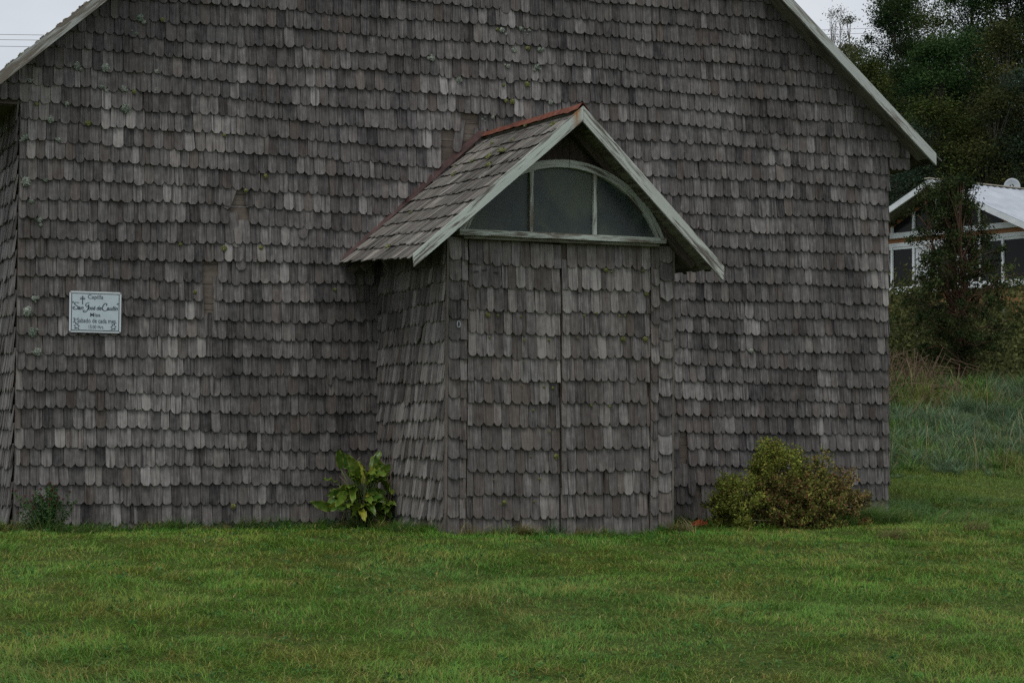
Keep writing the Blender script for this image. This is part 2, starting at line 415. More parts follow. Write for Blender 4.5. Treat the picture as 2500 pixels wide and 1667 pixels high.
def shingle_outline(w_, h, kind):
    j = lambda s: random.uniform(-s, s)
    g = w_/2
    if kind == 'flat': return [(-g, j(.004)), (-g*.3, j(.003)), (g*.4, j(.003)), (g, j(.004)), (g, h), (-g, h)]
    if kind == 'point': return [(-g, .045), (0, 0), (g, .045), (g, h), (-g, h)]
    cu = w_*random.uniform(.23, .3); cv = random.uniform(.025, .033)
    if random.random() < .12:   # worn round corners
        return [(-g, cv*1.25), (-g+cu*.35, cv*.45), (-g+cu*1.15, j(.002)), (g-cu*1.15, j(.002)), (g-cu*.35, cv*.45), (g, cv*1.25), (g, h), (-g, h)]
    d = j(.003)
    return [(-g, cv+j(.004)), (-g+cu, d), (g-cu*random.uniform(.8, 1.15), -d+j(.001)), (g, cv+j(.004)), (g, h), (-g, h)]

def course(u0, u1, zrow, expo, meanw=.1, narrow=.1, kinds=('cut',), wob=.004):
    """yields (u_center, width, v_bottom, outline, rot)"""
    res = []; u = u0 + random.uniform(-.05, 0)
    while u < u1-.012:
        if random.random() < narrow: w_ = random.uniform(.035, .07)
        else: w_ = min(.135, max(.075, random.gauss(meanw, .008)))
        a, b = max(u, u0), min(u+w_, u1)
        if b-a < .025: u += w_; continue
        ww = b-a-random.uniform(.002, .0045)
        kind = 'flat' if ww < .07 and random.random() < .75 else random.choice(kinds)
        dv = random.gauss(0, wob*1.2)
        if random.random() < .045: dv -= random.uniform(.008, .026)
        res.append(((a+b)/2, ww, zrow+dv, shingle_outline(ww, expo*1.32, kind), random.gauss(0, .011)*(3.5 if random.random() < .025 else 1)))
        u += w_
    return res

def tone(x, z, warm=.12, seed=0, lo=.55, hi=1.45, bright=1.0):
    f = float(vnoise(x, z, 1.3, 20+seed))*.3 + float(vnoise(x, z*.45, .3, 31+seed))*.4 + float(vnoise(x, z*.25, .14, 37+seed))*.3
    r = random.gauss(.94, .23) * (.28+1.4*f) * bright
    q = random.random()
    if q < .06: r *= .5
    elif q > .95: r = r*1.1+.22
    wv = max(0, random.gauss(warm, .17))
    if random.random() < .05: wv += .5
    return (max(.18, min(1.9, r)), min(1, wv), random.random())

def put_shingle(mb, o, U, V, Nn, item, tn, t=.017, off=.027, planes=(), frame_u=0.0):
    uc, ww, vb, outl, rot = item
    ca, sa = math.cos(rot), math.sin(rot); hmax = max(p[1] for p in outl)
    pl = [(uc+ca*u-sa*v, vb+sa*u+ca*v) for u, v in outl]
    for (a, b, c) in planes:
        pl = clip_poly(pl, a, b, c)
        if len(pl) < 3: return False
    k = random.uniform(.8, 1.35)*off*(1.6 if random.random() < .05 else 1)
    mb.prism(pl, o, U, V, Nn, lambda v: k*max(0.0, 1-(v-vb)/hmax)+.001, t*random.uniform(.8, 1.25), tn, curl=random.gauss(0, .045))
    return True

# front wall backing of horizontal boards, with the opening inside the porch left dark
fw_mb = MB()
zz = -.15
while zz < 8.9:
    z1 = zz+.2
    lo_x = 0.012; hi_x = W-.012
    if zz >= 4.1:
        lo_x = max(-.5, RX-(RZ-.12-z1)/RSL); hi_x = min(10.2, RX+(RZ-.12-z1)/RSR)
    segs = [(lo_x, hi_x)]
    if z1 < 3.05: segs = [(lo_x, PX0+.02), (6.72 if z1 > 2.5 else PX1-.02, hi_x)]
    for a, b in segs:
        if b-a < .05: continue
        fw_mb.box((a, 0.0, zz), (b, .03, z1-.004), (random.gauss(1.45, .15), random.uniform(.4, .9), random.random()), axis=0)
    zz += .2
fw_mb.box((-.53, .0, 4.15), (.008, .03, 4.3), (.8, .5, .4), axis=0); fw_mb.box((W-.008, .0, 4.04), (10.1, .03, 4.3), (.8, .5, .4), axis=0)
front_wall = fw_mb.build('front_wall', M['board'], church)

HOLES = [(4.37, 4.80, 3.79, 4.14), (4.60, 4.77, 4.12, 4.30), (2.10, 2.29, 2.98, 3.40), (2.12, 2.17, 2.78, 3.0), (1.86, 1.96, 2.08, 2.62), (7.20, 7.30, .62, 1.02), (7.37, 7.47, .28, .5)]
def in_hole(x, z):
    return any(a < x < b and c-.02 < z+.09 < d for a, b, c, d in HOLES)
front = []      # (item, tone, planes, projected size)
k = -1
while True:
    zr = Z0 + k*ROW
    if zr > 8.7: break
    a, b = 0.0, W
    planes = []
    if zr > 4.05:
        a = max(-.52, RX-(RZ-.1-zr)/RSL-.15) if zr > 4.1 else -.52
        b = min(10.12, RX+(RZ-.1-zr)/RSR+.15)
        planes = [(-RSL, 1, RZ-.1-RSL*RX), (RSR, 1, RZ-.1+RSR*RX)]
    wz = zr
    for it in course(a, b, wz, ROW, narrow=.11):
        x = it[0]; zc = it[2]+ROW*.5
        wave = .016*math.sin(x*.8+k*.37)+.010*math.sin(x*2.3+k)+.02*(float(vnoise(x, k*3.1, .9, 77))-.5)
        it = (x, it[1], it[2]+wave, it[3], it[4])
        if PX0-.01 < x < PX1+.01 and zc < proof_z(x)-.02: continue
        if x >= PX1 and x < 6.62 and 2.42 < zc < proof_z(x)+.1: continue
        if x >= PX1 and x < 6.62 and it[2] < 2.42 < it[2]+ROW*1.32: it = (it[0], it[1], it[2], [(u, min(v, 2.43-it[2])) for u, v in it[3]], it[4])
        if in_hole(x, it[2]): continue
        wm = .12 + .25*math.exp(-((x-.12)/.12)**2) + (.3 if 6.9 < x < 7.6 and zc < 1.4 else 0)
        tn = tone(x, zc, wm, bright=1.0-.12*float(sstep(4.0, 5.5, zc))-.1*math.exp(-((x-3.3)/.5)**2))  # band left of the porch: soft eave shade put into the tone
        D = (Vector((x, 0, zc))-CAM).length
        front.append([it, tn, planes, it[1]*min(ROW, 1)/D/D])
    k += 1
for i_ in range(3):
    xx_ = 9.85+.09*i_; front.append([(xx_+.045, .086, 4.02+.004*i_, shingle_outline(.086, .2, 'cut'), .0), (1.0, .3, random.random()), [], 0])
# special loose and slipped shingles
for (x, z, ww, hh, rot, b) in [(4.545, 3.93, .095, .36, -.16, .9), (2.19, 2.83, .1, .36, .14, 1.1), (2.23, 2.6, .1, .3, 0, 1.1), (2.06, 3.22, .09, .28, -.35, 1.0), (1.80, 2.1, .08, .3, .06, .7), (7.33, .3, .09, .4, .03, .6), (2.86, 2.95, .09, .25, -.3, .9), (3.18, 1.45, .05, .5, .02, .8)]:
    front.append([(x, ww, z, shingle_outline(ww, hh, 'cut'), rot), (b, .3, random.random()), [], 0])
vis = [e for e in front if e[3] > 0 and e[0][0] > .05 and .15 < e[0][2] < 4.3]
vis.sort(key=lambda e: -e[3]); chosen = set(id(e) for e in vis[:300])
rest = MB()
for e in front:
    mb = MB() if id(e) in chosen else rest
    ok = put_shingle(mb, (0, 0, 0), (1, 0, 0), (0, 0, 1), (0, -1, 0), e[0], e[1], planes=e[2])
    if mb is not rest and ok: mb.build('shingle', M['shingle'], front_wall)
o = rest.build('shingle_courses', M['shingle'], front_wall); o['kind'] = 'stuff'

# left side wall (seen as a sliver) and the right one
def side_wall(name, x, nrm, y1, individual):
    mb = MB(); mb.box((x, 0.035, -.15), (x-nrm*.03, 11.0, 4.25), (.8, .6, .3), axis=1)
    wall = mb.build(name, M['board'], church); rest = MB()
    for k in range(-1, 22):
        for it in course(-.005, y1, Z0+k*ROW-.005, ROW, narrow=.15, wob=.008):
            tn = tone(it[0]+17, it[2], .15, bright=.95)
            ind = individual and it[0] < 1.1
            mb = MB() if ind else rest
            it = (it[0], it[1], it[2], it[3], it[4]*2.2)
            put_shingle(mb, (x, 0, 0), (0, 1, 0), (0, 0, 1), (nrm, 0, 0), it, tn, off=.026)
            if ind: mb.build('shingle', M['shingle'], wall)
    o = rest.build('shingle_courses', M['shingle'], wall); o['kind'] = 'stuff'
    return wall
side_wall('side_wall', 0.0, -1, 4.0, True)
side_wall('side_wall', W, 1, 3.0, False)
mb = MB(); mb.box((0.04, 10.97, -.15), (W-.04, 11.0, 4.2)); mb.build('rear_wall', M['board'], church)

# main roof
def roof_side(s):
    mb = MB(); sl = RSL if s < 0 else RSR
    ex = -.56 if s < 0 else 10.30
    d = Vector((ex-RX, 0, roof_z(ex)-RZ)); ln = d.length; d.normalize(); n = Vector((-d.z*(-1 if s < 0 else 1)*-1, 0, abs(d.x)))
    n = Vector((d.z*(1 if s < 0 else -1), 0, abs(d.x))); n.normalize()
    mb.prism([(0, 0), (11.3-ROOFY, 0), (11.3-ROOFY, ln), (0, ln)], (RX, ROOFY, RZ), (0, 1, 0), d, n, -.075, .03, (.6, .4, .2), back=True)
    roof = mb.build('roof_slope', M['board'], church)
    rows = MB(); v = .05
    while v < ln+.03:
        u = -.02
        while u < .9:
            ww = random.uniform(.08, .12)
            o_ = (RX, ROOFY, RZ); 
            rows.prism([(u, v), (u+ww-.003, v), (u+ww-.003, v+.28+random.uniform(-.012, .012)), (u, v+.28+random.uniform(-.01, .01))], o_, (0, 1, 0), d, n, lambda t, v=v: -.04+(t-v)*.07, .011, tone(u, v+40, .2))
            u += ww
        v += .2
    mb = MB(); mb.prism([(.88, 0), (11.3-ROOFY, 0), (11.3-ROOFY, ln), (.88, ln)], (RX, ROOFY, RZ), (0, 1, 0), d, n, -.03, .015, (.9, .2, .5)); mb.build('roof_cover', M['roofshingle'], roof)
    r = rows.build('shingle_courses', M['roofshingle'], roof); r['kind'] = 'stuff'
    # barge board in two lengths, plumb cut at the eave
    mid = RX+(ex-RX)*.62
    for xa, xb in ((RX, mid), (mid, ex)):
        mb = MB(); e = .0015 if xb == mid else -.0015
        dl = Vector((xb-xa, 0, roof_z(xb)-roof_z(xa))); L_ = dl.length; U_ = Vector((dl.z, 0, -dl.x))
        # outline in (along, vertical) with a skewed frame
        al = dl.normalized(); pl = [(0, -.145), (0, -.01), (L_, -.01), (L_, -.145)]
        V_ = Vector((0, 0, 1))
        b = MB(); pts = [(Vector((xa, ROOFY-.028, roof_z(xa)))+al*u+V_*vv) for u, vv in pl]
        # grain along the board: u<->v swapped
        b.prism([(q[1], q[0]) for q in pl], (xa, ROOFY, roof_z(xa)), V_, al, (0, -1, 0), .0+ (e+.0015), .028, back=True)
        b.build('barge_board', M['mainbarge'] if s > 0 else M['bargeworn'], roof)
    # soffit boards under the overhang
    mb = MB()
    mb.prism([(0.004, 0.3), (-ROOFY-.03, .3), (-ROOFY-.03, ln-.02), (0.004, ln-.02)], (RX, ROOFY, RZ), (0, 1, 0), d, n, -.105, .025, back=True)
    mb.build('soffit', M['soffit'], roof)
    # closed eave box outside the side wall
    mb = MB(); xw = 0.0 if s < 0 else W
    x0, x1 = (ex+.01, xw-.012) if s < 0 else (xw+.012, 10.12); ze = 4.14 if s < 0 else 4.03
    mb.box((x0, .035, ze), (x1, 11.0, ze+.02), (.6, .5, .2), axis=1); mb.build('eave_soffit', M['board'], roof)
    xf = x0 if s < 0 else x1-.02
    mb = MB(); mb.box((xf, .04, ze-.005), (xf+.02, 11.0, roof_z(ex)-.045 if s < 0 else roof_z(xf+.02)-.13), (.6, .5, .2), axis=1); mb.build('eave_fascia', M['board'], roof)
    return roof
roof_l = roof_side(-1); roof_r = roof_side(1)

# porch side walls
def porch_side(x, nrm, individual):
    mb = MB(); top = 2.95
    mb.box((x, -PD+.03, -.2), (x-nrm*.03, -.02, top), (.6, .6, .3), axis=1)
    wall = mb.build('porch_side_wall', M['board'], church); rest = MB(); n = 0
    for k in range(-1, 15):
        zb = -.04+k*.187
        for it in course(-PD+.0, -.03, zb, .187, narrow=.15, wob=.006):
            yy = it[0]
            tn = tone(yy+33, it[2], .3, bright=1.28)  # raised tone: light falling on the left porch wall put into the colour
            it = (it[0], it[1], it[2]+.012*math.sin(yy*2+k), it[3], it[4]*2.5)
            mb = MB() if individual else rest
            zt = proof_z(x)+.1
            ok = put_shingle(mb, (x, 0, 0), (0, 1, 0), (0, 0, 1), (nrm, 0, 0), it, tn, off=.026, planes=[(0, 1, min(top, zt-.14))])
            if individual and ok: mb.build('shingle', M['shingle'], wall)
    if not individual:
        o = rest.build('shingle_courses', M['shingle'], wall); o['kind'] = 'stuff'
    return wall
psw = porch_side(PX0, -1, True); porch_side(PX1, 1, False)

# porch front: corner strips, door leaves, header
DX0, DXM, DX1 = 3.932, 4.90, 5.855
def strip(xa, xb, label):
    mb = MB(); mb.box((xa, -PD, -.2), (xb, -PD+.05, 3.02), (.85, .6, .4), axis=2)
    s_ = mb.build('porch_corner_strip', M['board'], church)
    for k in range(-1, 16):
        zb = -.03+k*.188+random.uniform(-.01, .01)
        if zb > 2.72: break
        wid = xb-xa; cut = wid*random.uniform(.6, .68) if label == 'l' else wid*random.uniform(.34, .4)
        for (a, b) in ((xa, xa+cut), (xa+cut, xb)):
            ww = b-a-.004
            kd = 'point' if (label == 'r' and k == 12 and b == xb) else ('cut' if ww > .075 else 'flat')
            mb = MB(); zq = zb+random.uniform(-.012, .012)+(.05 if b == xb and label == 'r' else 0)
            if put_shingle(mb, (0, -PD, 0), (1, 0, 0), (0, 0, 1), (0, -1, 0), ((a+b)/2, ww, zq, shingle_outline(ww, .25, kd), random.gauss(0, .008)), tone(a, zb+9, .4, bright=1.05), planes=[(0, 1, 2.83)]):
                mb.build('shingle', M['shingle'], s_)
    mb = MB()
    if label == 'l': mb.box((xa-.022, -PD-.03, -.2), (xa-.002, -PD+.03, 2.9), (.9, .7, .5), axis=2)
    else: mb.box((xb+.002, -PD-.03, -.2), (xb+.024, -PD+.03, 2.9), (.9, .6, .5), axis=2)
    mb.build('corner_board', M['grayboard'], s_)
    mb = MB()
    if label == 'l': mb.box((xb-.03, -PD-.034, -.15), (xb-.003, -PD-.002, 2.845), (1.05, .75, .5), axis=2)
    else: mb.box((xa+.003, -PD-.034, -.15), (xa+.026, -PD-.002, 2.845), (1.05, .75, .5), axis=2)
    mb.build('door_stop', M['grayboard'], s_)
    return s_
strip(PX0+.004, DX0-.006, 'l'); strip(DX1+.006, PX1-.004, 'r')

def leaf_door(xa, xb, z_tl, z_tr, zoff, tilt, label):
    mb = MB(); mb.box((xa, -PD+.005, -.16), (xb, -PD+.045, min(z_tl, z_tr)-.004), (.9, .7, .6), axis=2)
    d = mb.build('door_leaf', M['board'], church); d['label'] = label
    EX = .2205; k = -1
    while True:
        zb = zoff+k*EX
        if zb > 2.72: break
        for it in course(xa+.004, xb-.004, zb, EX, meanw=.098, narrow=.06, wob=.004):
            x = it[0]
            if label.startswith('right') and x < xa+.085 and zb > 2.5: continue
            it = (x, it[1], it[2]-tilt*(x-xa), it[3], it[4])
            mb = MB()
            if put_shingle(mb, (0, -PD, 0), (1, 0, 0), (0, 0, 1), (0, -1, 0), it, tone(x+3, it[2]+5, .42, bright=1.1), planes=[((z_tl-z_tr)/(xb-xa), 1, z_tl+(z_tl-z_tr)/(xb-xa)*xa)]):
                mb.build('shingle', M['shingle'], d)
        k += 1
    return d
dl = leaf_door(DX0, DXM-.006, 2.835, 2.795, .152, .012, 'left door leaf clad in scalloped shingles')
dr = leaf_door(DXM+.006, DX1, 2.825, 2.832, .155, -.012, 'right door leaf with a shingle missing at its top')
mb = MB()
for (x, z, l, r) in ((3.985, 2.505, .05, .03), (4.075, 2.52, .045, .25), (4.20, 2.505, .04, 0)):
    mb.beam((x, -PD-.045, z), (x+l, -PD-.047, z+l*r), .008, .012, tone=(.2, 0, 0))
mb.build('hinge_nail', M['screw'], dl)
mb = MB(); mb.tube([(4.0+math.cos(a)*.016-.165, -PD-.045, 1.998+math.sin(a)*.03) for a in np.linspace(0, 2*math.pi, 13)], .004, 5, cap=False); mb.build('pull_ring', M['dish'], dl)

# fan window
WD = 2.12
fan = empty('fan_window', (4.91, -WD, 2.9), church)
SX0, SX1, SZ = 3.80, 5.972, 2.898
mb = MB(); mb.box((SX0, -WD-.07, SZ-.055), (SX1, -PD+.01, SZ)); mb.build('sill', M['paintworn'], fan)
mb = MB(); mb.box((SX0+.06, -WD-.03, SZ-.085), (SX1-.06, -PD+.01, SZ-.057)); mb.build('sill_trim', M['soffit'], fan)
acx, hw, rise = 4.885, 1.075, .72
R_ = (hw*hw+rise*rise)/(2*rise); acz = SZ+rise-R_
def arc(r, n=28):
    a1 = math.asin(min(1, (SZ-acz)/r)); return [(acx+r*math.cos(t), acz+r*math.sin(t)) for t in np.linspace(a1, math.pi-a1, n)]
oa, ia = arc(R_), arc(R_-.075)
nseg = 4
for sgm in range(nseg):     # arch built of four sawn pieces
    i0, i1 = int(sgm*27/nseg), int((sgm+1)*27/nseg)
    mb = MB()
    for i in range(i0, i1):
        q = [oa[i], oa[i+1], ia[i+1], ia[i]]
        if i == i1-1 and sgm < nseg-1:
            q[1] = tuple(np.array(oa[i+1])+(np.array(oa[i])-np.array(oa[i+1]))*.04); q[2] = tuple(np.array(ia[i+1])+(np.array(ia[i])-np.array(ia[i+1]))*.04)
        b = len(mb.v); uu = [(0, i*.09), (0, i*.09+.09), (.075, i*.09+.09), (.075, i*.09)]
        for (x, z) in q: mb.v.append(Vector((x, -WD-.045-.004*(sgm % 2), z))); mb.t.append((1, 0, .5))
        for (x, z) in q: mb.v.append(Vector((x, -PD+.0, z))); mb.t.append((1, 0, .5))
        mb.quad_uv([b, b+1, b+2, b+3], uu); mb.quad_uv([b, b+4, b+5, b+1], uu); mb.quad_uv([b+3, b+2, b+6, b+7], uu); mb.quad_uv([b+1, b+5, b+6, b+2], uu); mb.quad_uv([b, b+3, b+7, b+4], uu)
    mb.build('arch_piece', M['paint'] if sgm in (1, 2) else M['paintworn'], fan)
mull = (4.548, 5.218)
for x in mull:
    mb = MB(); zt = acz+math.sqrt((R_-.06)**2-(x-acx)**2); mb.box((x-.018, -WD-.035, SZ+.001), (x+.018, -WD+.02, zt)); mb.build('mullion', M['paintworn'], fan)
edges = [acx-hw, mull[0], mull[1], acx+hw]
for i in range(3):
    xa = edges[i]+(.019 if i else 0); xb = edges[i+1]-(.019 if i < 2 else 0)
    top = [(x, acz+math.sqrt(max(0, (R_-.07)**2-(x-acx)**2))) for x in np.linspace(xb, xa, 14)]
    pl = [(xa, SZ), (xb, SZ)]+[(x, max(z, SZ+.001)) for x, z in top]
    if i == 0: pl = [p for p in pl if not (p[0] < xa+.2 and p[1] < SZ+.0005 and p[0] > xa+1e-6)]
    mb = MB(); mb.prism(pl, (0, -WD+.005, 0), (1, 0, 0), (0, 0, 1), (0, -1, 0), 0, .004, back=True); mb.build('glass_pane', M['glass'], fan)

# gable boards behind the window head
x = PX0-.02
while x < PX1+.02:
    ww = random.uniform(.11, .17); xb = min(x+ww, PX1+.02)
    mb = MB()
    pl = [(x, 2.86), (xb-.004, 2.86), (xb-.004, 4.1), (x, 4.1)]
    sl_, sr_ = (QZ-QLZ)/(QX-QLX), (QZ-QRZ)/(QRX-QX)
    pl = clip_poly(pl, -sl_, 1, QZ-.075-sl_*QX); pl = clip_poly(pl, sr_, 1, QZ-.075+sr_*QX)
    # leave the boards out where the glass is
    if len(pl) >= 3:
        base = SZ+.0
        mid_ = (x+xb)/2; cut = acz+math.sqrt(max(0, (R_-.03)**2-(mid_-acx)**2)) if abs(mid_-acx) < hw-.02 else 2.86
        pl = clip_poly(pl, 0, -1, -max(2.86, cut-.04))
        if len(pl) >= 3:
            mb.prism(pl, (0, -PD+.06+random.uniform(0, .01), 0), (1, 0, 0), (0, 0, 1), (0, -1, 0), 0, .02, (random.gauss(.75, .15), random.uniform(.4, .9), random.random()), back=True)
            mb.build('gable_plank', M['board'], church)
    x += ww

# porch roof
PY0 = -2.455
def porch_slope(s):
    ex, ez = (QLX, QLZ) if s < 0 else (QRX, QRZ)
    d = Vector((ex-QX, 0, ez-QZ)); ln = d.length; d.normalize(); n = Vector((d.z if s < 0 else -d.z, 0, abs(d.x))).normalized()
    tl = .018      # ridge rises slightly towards the wall
    U_ = Vector((-.018, 1, tl)).normalized()
    o_ = (QX, PY0, QZ)
    mb = MB()
    nb = 9
    bw = (ln-.02)/nb
    for i in range(nb):
        mb.prism([(i*bw, 0), ((i+1)*bw-.004, 0), (((i+1)*bw-.004)*(.935 if s < 0 else 1), 2.44), (i*bw*(.935 if s < 0 else 1), 2.44)], o_, d, U_, n, -.052, .018, (random.gauss(.9, .15), random.uniform(.2, .6), 0), back=True)
    roof = mb.build('porch_roof_slope', M['soffit'] if s > 0 else M['board'], church)
    rest = MB(); EX = .215; nrow = int(ln/EX)+1; v = ln+.035-.24
    rows = []
    while v > -.12:
        rows.append(v); v -= EX
    for v in rows:
        u = -.012+random.uniform(-.03, 0)
        while u < 2.44:
            ww = random.uniform(.055, .11); a = max(-.015, u); b = min(2.45, u+ww-.003)
            if b-a > .02:
                v0 = max(0.0, v-.06); vb_ = v+.24+random.uniform(-.028, .014)
                mb = rest if s > 0 else MB()
                tp = 1-(.062 if s < 0 else 0)*max(0, a)/2.44; v0 *= tp; vb_ *= tp
                kk = random.uniform(.9, 1.5)
                jl = random.uniform(-.006, .006)
                mb.prism([(a, v0), (b, v0), (b, vb_+jl), ((a+b)/2, vb_+random.uniform(-.004, .004)), (a, vb_-jl)], o_, U_, d, n, lambda t, v=v0, kk=kk: -.035+max(0, (t-v))*.06*kk, random.uniform(.003, .008), tone(u+8, v+2, .06, bright=1.1))
                if s < 0: mb.build('shingle', M['roofshingle'], roof)
            u += ww
    if s > 0:
        r = rest.build('shingle_courses', M['roofshingle'], roof); r['kind'] = 'stuff'
    # barge board
    mb = MB(); vv = -.14 if s < 0 else -.15
    al = d; L_ = ln
    mb.prism([(vv, 0), (0, 0), (0, L_), (vv+.012, L_-.012)] if s < 0 else [(vv, 0.002), (0, .002), (0, L_), (vv, L_-.01)], (QX, PY0-.03, QZ), (0, 0, 1), al, (0, -1, 0), .001*(s+1), .026, back=True)
    mb.build('barge_board', M['paintstain'] if s < 0 else M['paint'], roof)
    # rafters under the slope
    for yy in (-2.12, -1.2, -.5, -.1):
        mb = MB(); p0 = Vector((QX, yy, QZ))-n*.088+d*.08; p1 = Vector((QX, yy, QZ))-n*.088+d*(ln-.12)
        mb.beam(p0, p1, .06, .07, up=n, tone=(.6, .4, .3)); mb.build('rafter', M['board'], roof)
    return roof
pr_l = porch_slope(-1); pr_r = porch_slope(1)
# rusty ridge cap and wall flashing
mb = MB(); n_ = 22
prev = None
for i in range(n_+1):
    y = -2.5+i*(2.49)/n_; z = QZ+(y+2.455)*.018+.03+random.uniform(-.006, .006)
    xs_ = -.018*(y+2.455); row = [Vector((QX-.06+random.uniform(-.008, .008), y, z-.06+random.uniform(-.01, .006))), Vector((QX-.012, y, z)), Vector((QX+.012, y, z)), Vector((QX+.07, y, z-.07))]
    row = [v_+Vector((xs_, 0, 0)) for v_ in row]
    b = len(mb.v); mb.v += row; mb.t += [(1, 0, .5)]*4
    if prev is not None:
        for j in range(3): mb.quad_uv([prev+j, prev+j+1, b+j+1, b+j], [(0, 0)]*4)
    prev = b
ridge_cap = mb.build('ridge_cap', M['rust'], church); sd_ = ridge_cap.modifiers.new('thick', 'SOLIDIFY'); sd_.thickness = .004
mb = MB(); dL = Vector((QLX-QX+.1, 0, QLZ-QZ+.03))
for i in range(9):
    t0, t1 = .02+i*.108, .02+(i+1)*.108
    for (p, q) in ((t0, t1),):
        a = Vector((QX-.045, -.018, QZ+.085))+dL*p; b_ = Vector((QX-.045, -.018, QZ+.085))+dL*q
        b = len(mb.v); wd = random.uniform(.05, .07) if p < .5 else .03
        mb.v += [a+Vector((0, -.03, -.02)), b_+Vector((0, -.03, -.02)), b_+Vector((0, -.012, wd)), a+Vector((0, -.012, wd))]; mb.t += [(1, 0, .5)]*4
        mb.quad_uv([b, b+1, b+2, b+3], [(0, 0)]*4)
fl = mb.build('wall_flashing', M['rustdark'], church); sd_ = fl.modifiers.new('thick', 'SOLIDIFY'); sd_.thickness = .004

# moss and lichen growing on the cladding
def tuft(name, p, nrm, size, col, n, parent, flat=.5):
    nrm = np.array(nrm, float); nrm /= np.linalg.norm(nrm); a = np.cross(nrm, [0.3, .5, .8]); a /= np.linalg.norm(a); b = np.cross(nrm, a)
    nr, na = 5, 14; V = [np.array(p)+nrm*size*flat]; C = [np.array(col)]; fs = []; cn = []
    for i in range(1, nr+1):
        th_ = i/nr*math.pi*.56
        for k in range(na):
            ph = 2*math.pi*k/na+i*.22; rr = size*math.sin(th_)*RNG.uniform(.68, 1.25); hh = size*flat*math.cos(th_)*RNG.uniform(.6, 1.25)
            V.append(np.array(p)+(a*math.cos(ph)+b*math.sin(ph))*rr+nrm*hh); C.append(np.array(col)*RNG.uniform(.55, 1.35))
    for k in range(na): fs += [0, 1+k, 1+(k+1) % na]; cn.append(3)
    for i in range(nr-1):
        for k in range(na): q = 1+i*na; fs += [q+k, q+na+k, q+na+(k+1) % na, q+(k+1) % na]; cn.append(4)
    nb = len(V); m_ = n//2
    q = unit(RNG.normal(size=(m_, 3))); q = q-np.outer(np.minimum(q@nrm, 0), nrm)*2; dr = q.copy(); q = q*size*.8; q -= np.outer(q@nrm, nrm)*(1-flat)
    v2, f2 = leaf_quads(np.array(p)+q, size*.45, size*.3, 0, dr)
    V = np.concatenate([np.array(V), v2]); C = np.concatenate([np.array(C), np.repeat(np.array(col)*RNG.uniform(.6, 1.5, (m_, 1)), 4, axis=0)])
    return np_mesh(name, V, np.concatenate([np.array(fs), f2+nb]), np.concatenate([np.array(cn), np.full(m_, 4)]), M['moss'], C, parent)
LICH = [(1.13, 4.931), (0.828, 4.564), (1.333, 4.562), (0.8, 4.372), (1.009, 4.367), (1.324, 4.369), (1.03, 4.171), (0.446, 4.183), (0.292, 4.015), (0.057, 3.831), (0.379, 3.82), (0.064, 3.391), (0.254, 3.419), (0.083, 4.384), (0.542, 4.568), (1.164, 5.089), (0.16, 2.251), (0.101, 2.118), (0.15, 1.92), (0.206, 1.73), (5.053, 5.265), (5.27, 5.298), (5.361, 5.288), (5.19, 5.064), (5.49, 5.086), (4.266, 4.904), (5.128, 4.882), (5.454, 4.896), (4.567, 4.7), (5.621, 4.526), (4.864, 4.318), (4.953, 4.323), (8.06, 1.903), (.12, 3.2), (.2, 3.02)]
for i, (x, z) in enumerate(LICH):
    s_ = random.uniform(.018, .045) if x < 1.5 else random.uniform(.014, .03)
    tuft('lichen', (x, -.043, z), (0, -1, 0), s_, (.3, .33, .28) if i % 3 else (.21, .25, .2), 110, front_wall, .45)
    for q_ in range(random.randint(0, 3)): tuft('lichen', (x+random.uniform(-.055, .055), -.043, z+random.uniform(-.05, .03)), (0, -1, 0), s_*random.uniform(.3, .7), (.27, .3, .25), 60, front_wall, .35)
for (x, z) in [(1.114, 4.343), (1.388, 5.088), (2.039, 3.96), (2.474, 3.569), (0.153, 4.158), (0.66, 4.001), (2.27, 3.408), (4.999, 5.269), (5.353, 5.093), (5.076, 4.676), (5.347, 4.703), (5.104, 4.509), (5.176, 4.505), (1.602, 2.839), (2.053, 2.814), (2.433, 2.835), (1.758, 2.36), (3.225, 2.432), (2.179, 0.212)]:
    tuft('moss', (x, -.043, z), (0, -1, 0), random.uniform(.016, .03), (.19, .2, .075), 70, front_wall)
for (x, z) in [(4.133, 2.093), (5.367, 2.568), (5.432, 2.549), (5.77, 2.572), (5.48, 2.346), (5.807, 2.35), (5.27, 2.14), (5.073, 1.894), (5.554, 1.895), (5.797, 1.9), (4.509, 1.86), (4.152, 1.878), (4.766, 1.866), (4.473, 2.087), (4.235, 2.091), (5.517, 2.12), (5.576, 2.127), (4.51, 1.654), (4.854, 1.639), (4.718, 1.414), (4.81, 1.405), (4.489, 1.421), (5.141, 2.115), (4.31, 1.204), (4.605, 1.187), (4.849, 0.744), (4.585, 0.743), (5.217, 1.241), (5.416, 1.233), (4.316, 0.307), (4.283, 0.287), (4.623, 0.311), (4.202, 0.522), (4.678, 0.527), (4.778, 0.982)]:
    big = z in (2.093, 2.35, 1.895, 1.9, 2.568, .307, .744)
    tuft('moss', (x, -PD-.044, z), (0, -1, 0), random.uniform(.02, .027) if big else random.uniform(.008, .015), (.17, .18, .065), 60, dl if x < DXM else dr)
for (x, y, z) in [(4.866, -1.237, 4.053), (4.726, -0.648, 3.932), (4.657, -1.384, 3.872), (4.522, -1.421, 3.755), (4.48, -1.192, 3.718), (4.356, -0.517, 3.611), (4.512, -0.1, 3.746), (3.866, -0.572, 3.187), (3.367, -1.357, 2.755), (4.32, -1.634, 3.58), (4.693, -2.354, 3.903), (4.499, -1.574, 3.735), (4.502, -0.662, 3.737)]:
    tuft('moss', (x-.01, y, z+.02), (-.65, 0, .76), random.uniform(.02, .045), (.2, .21, .09), 80, pr_l)
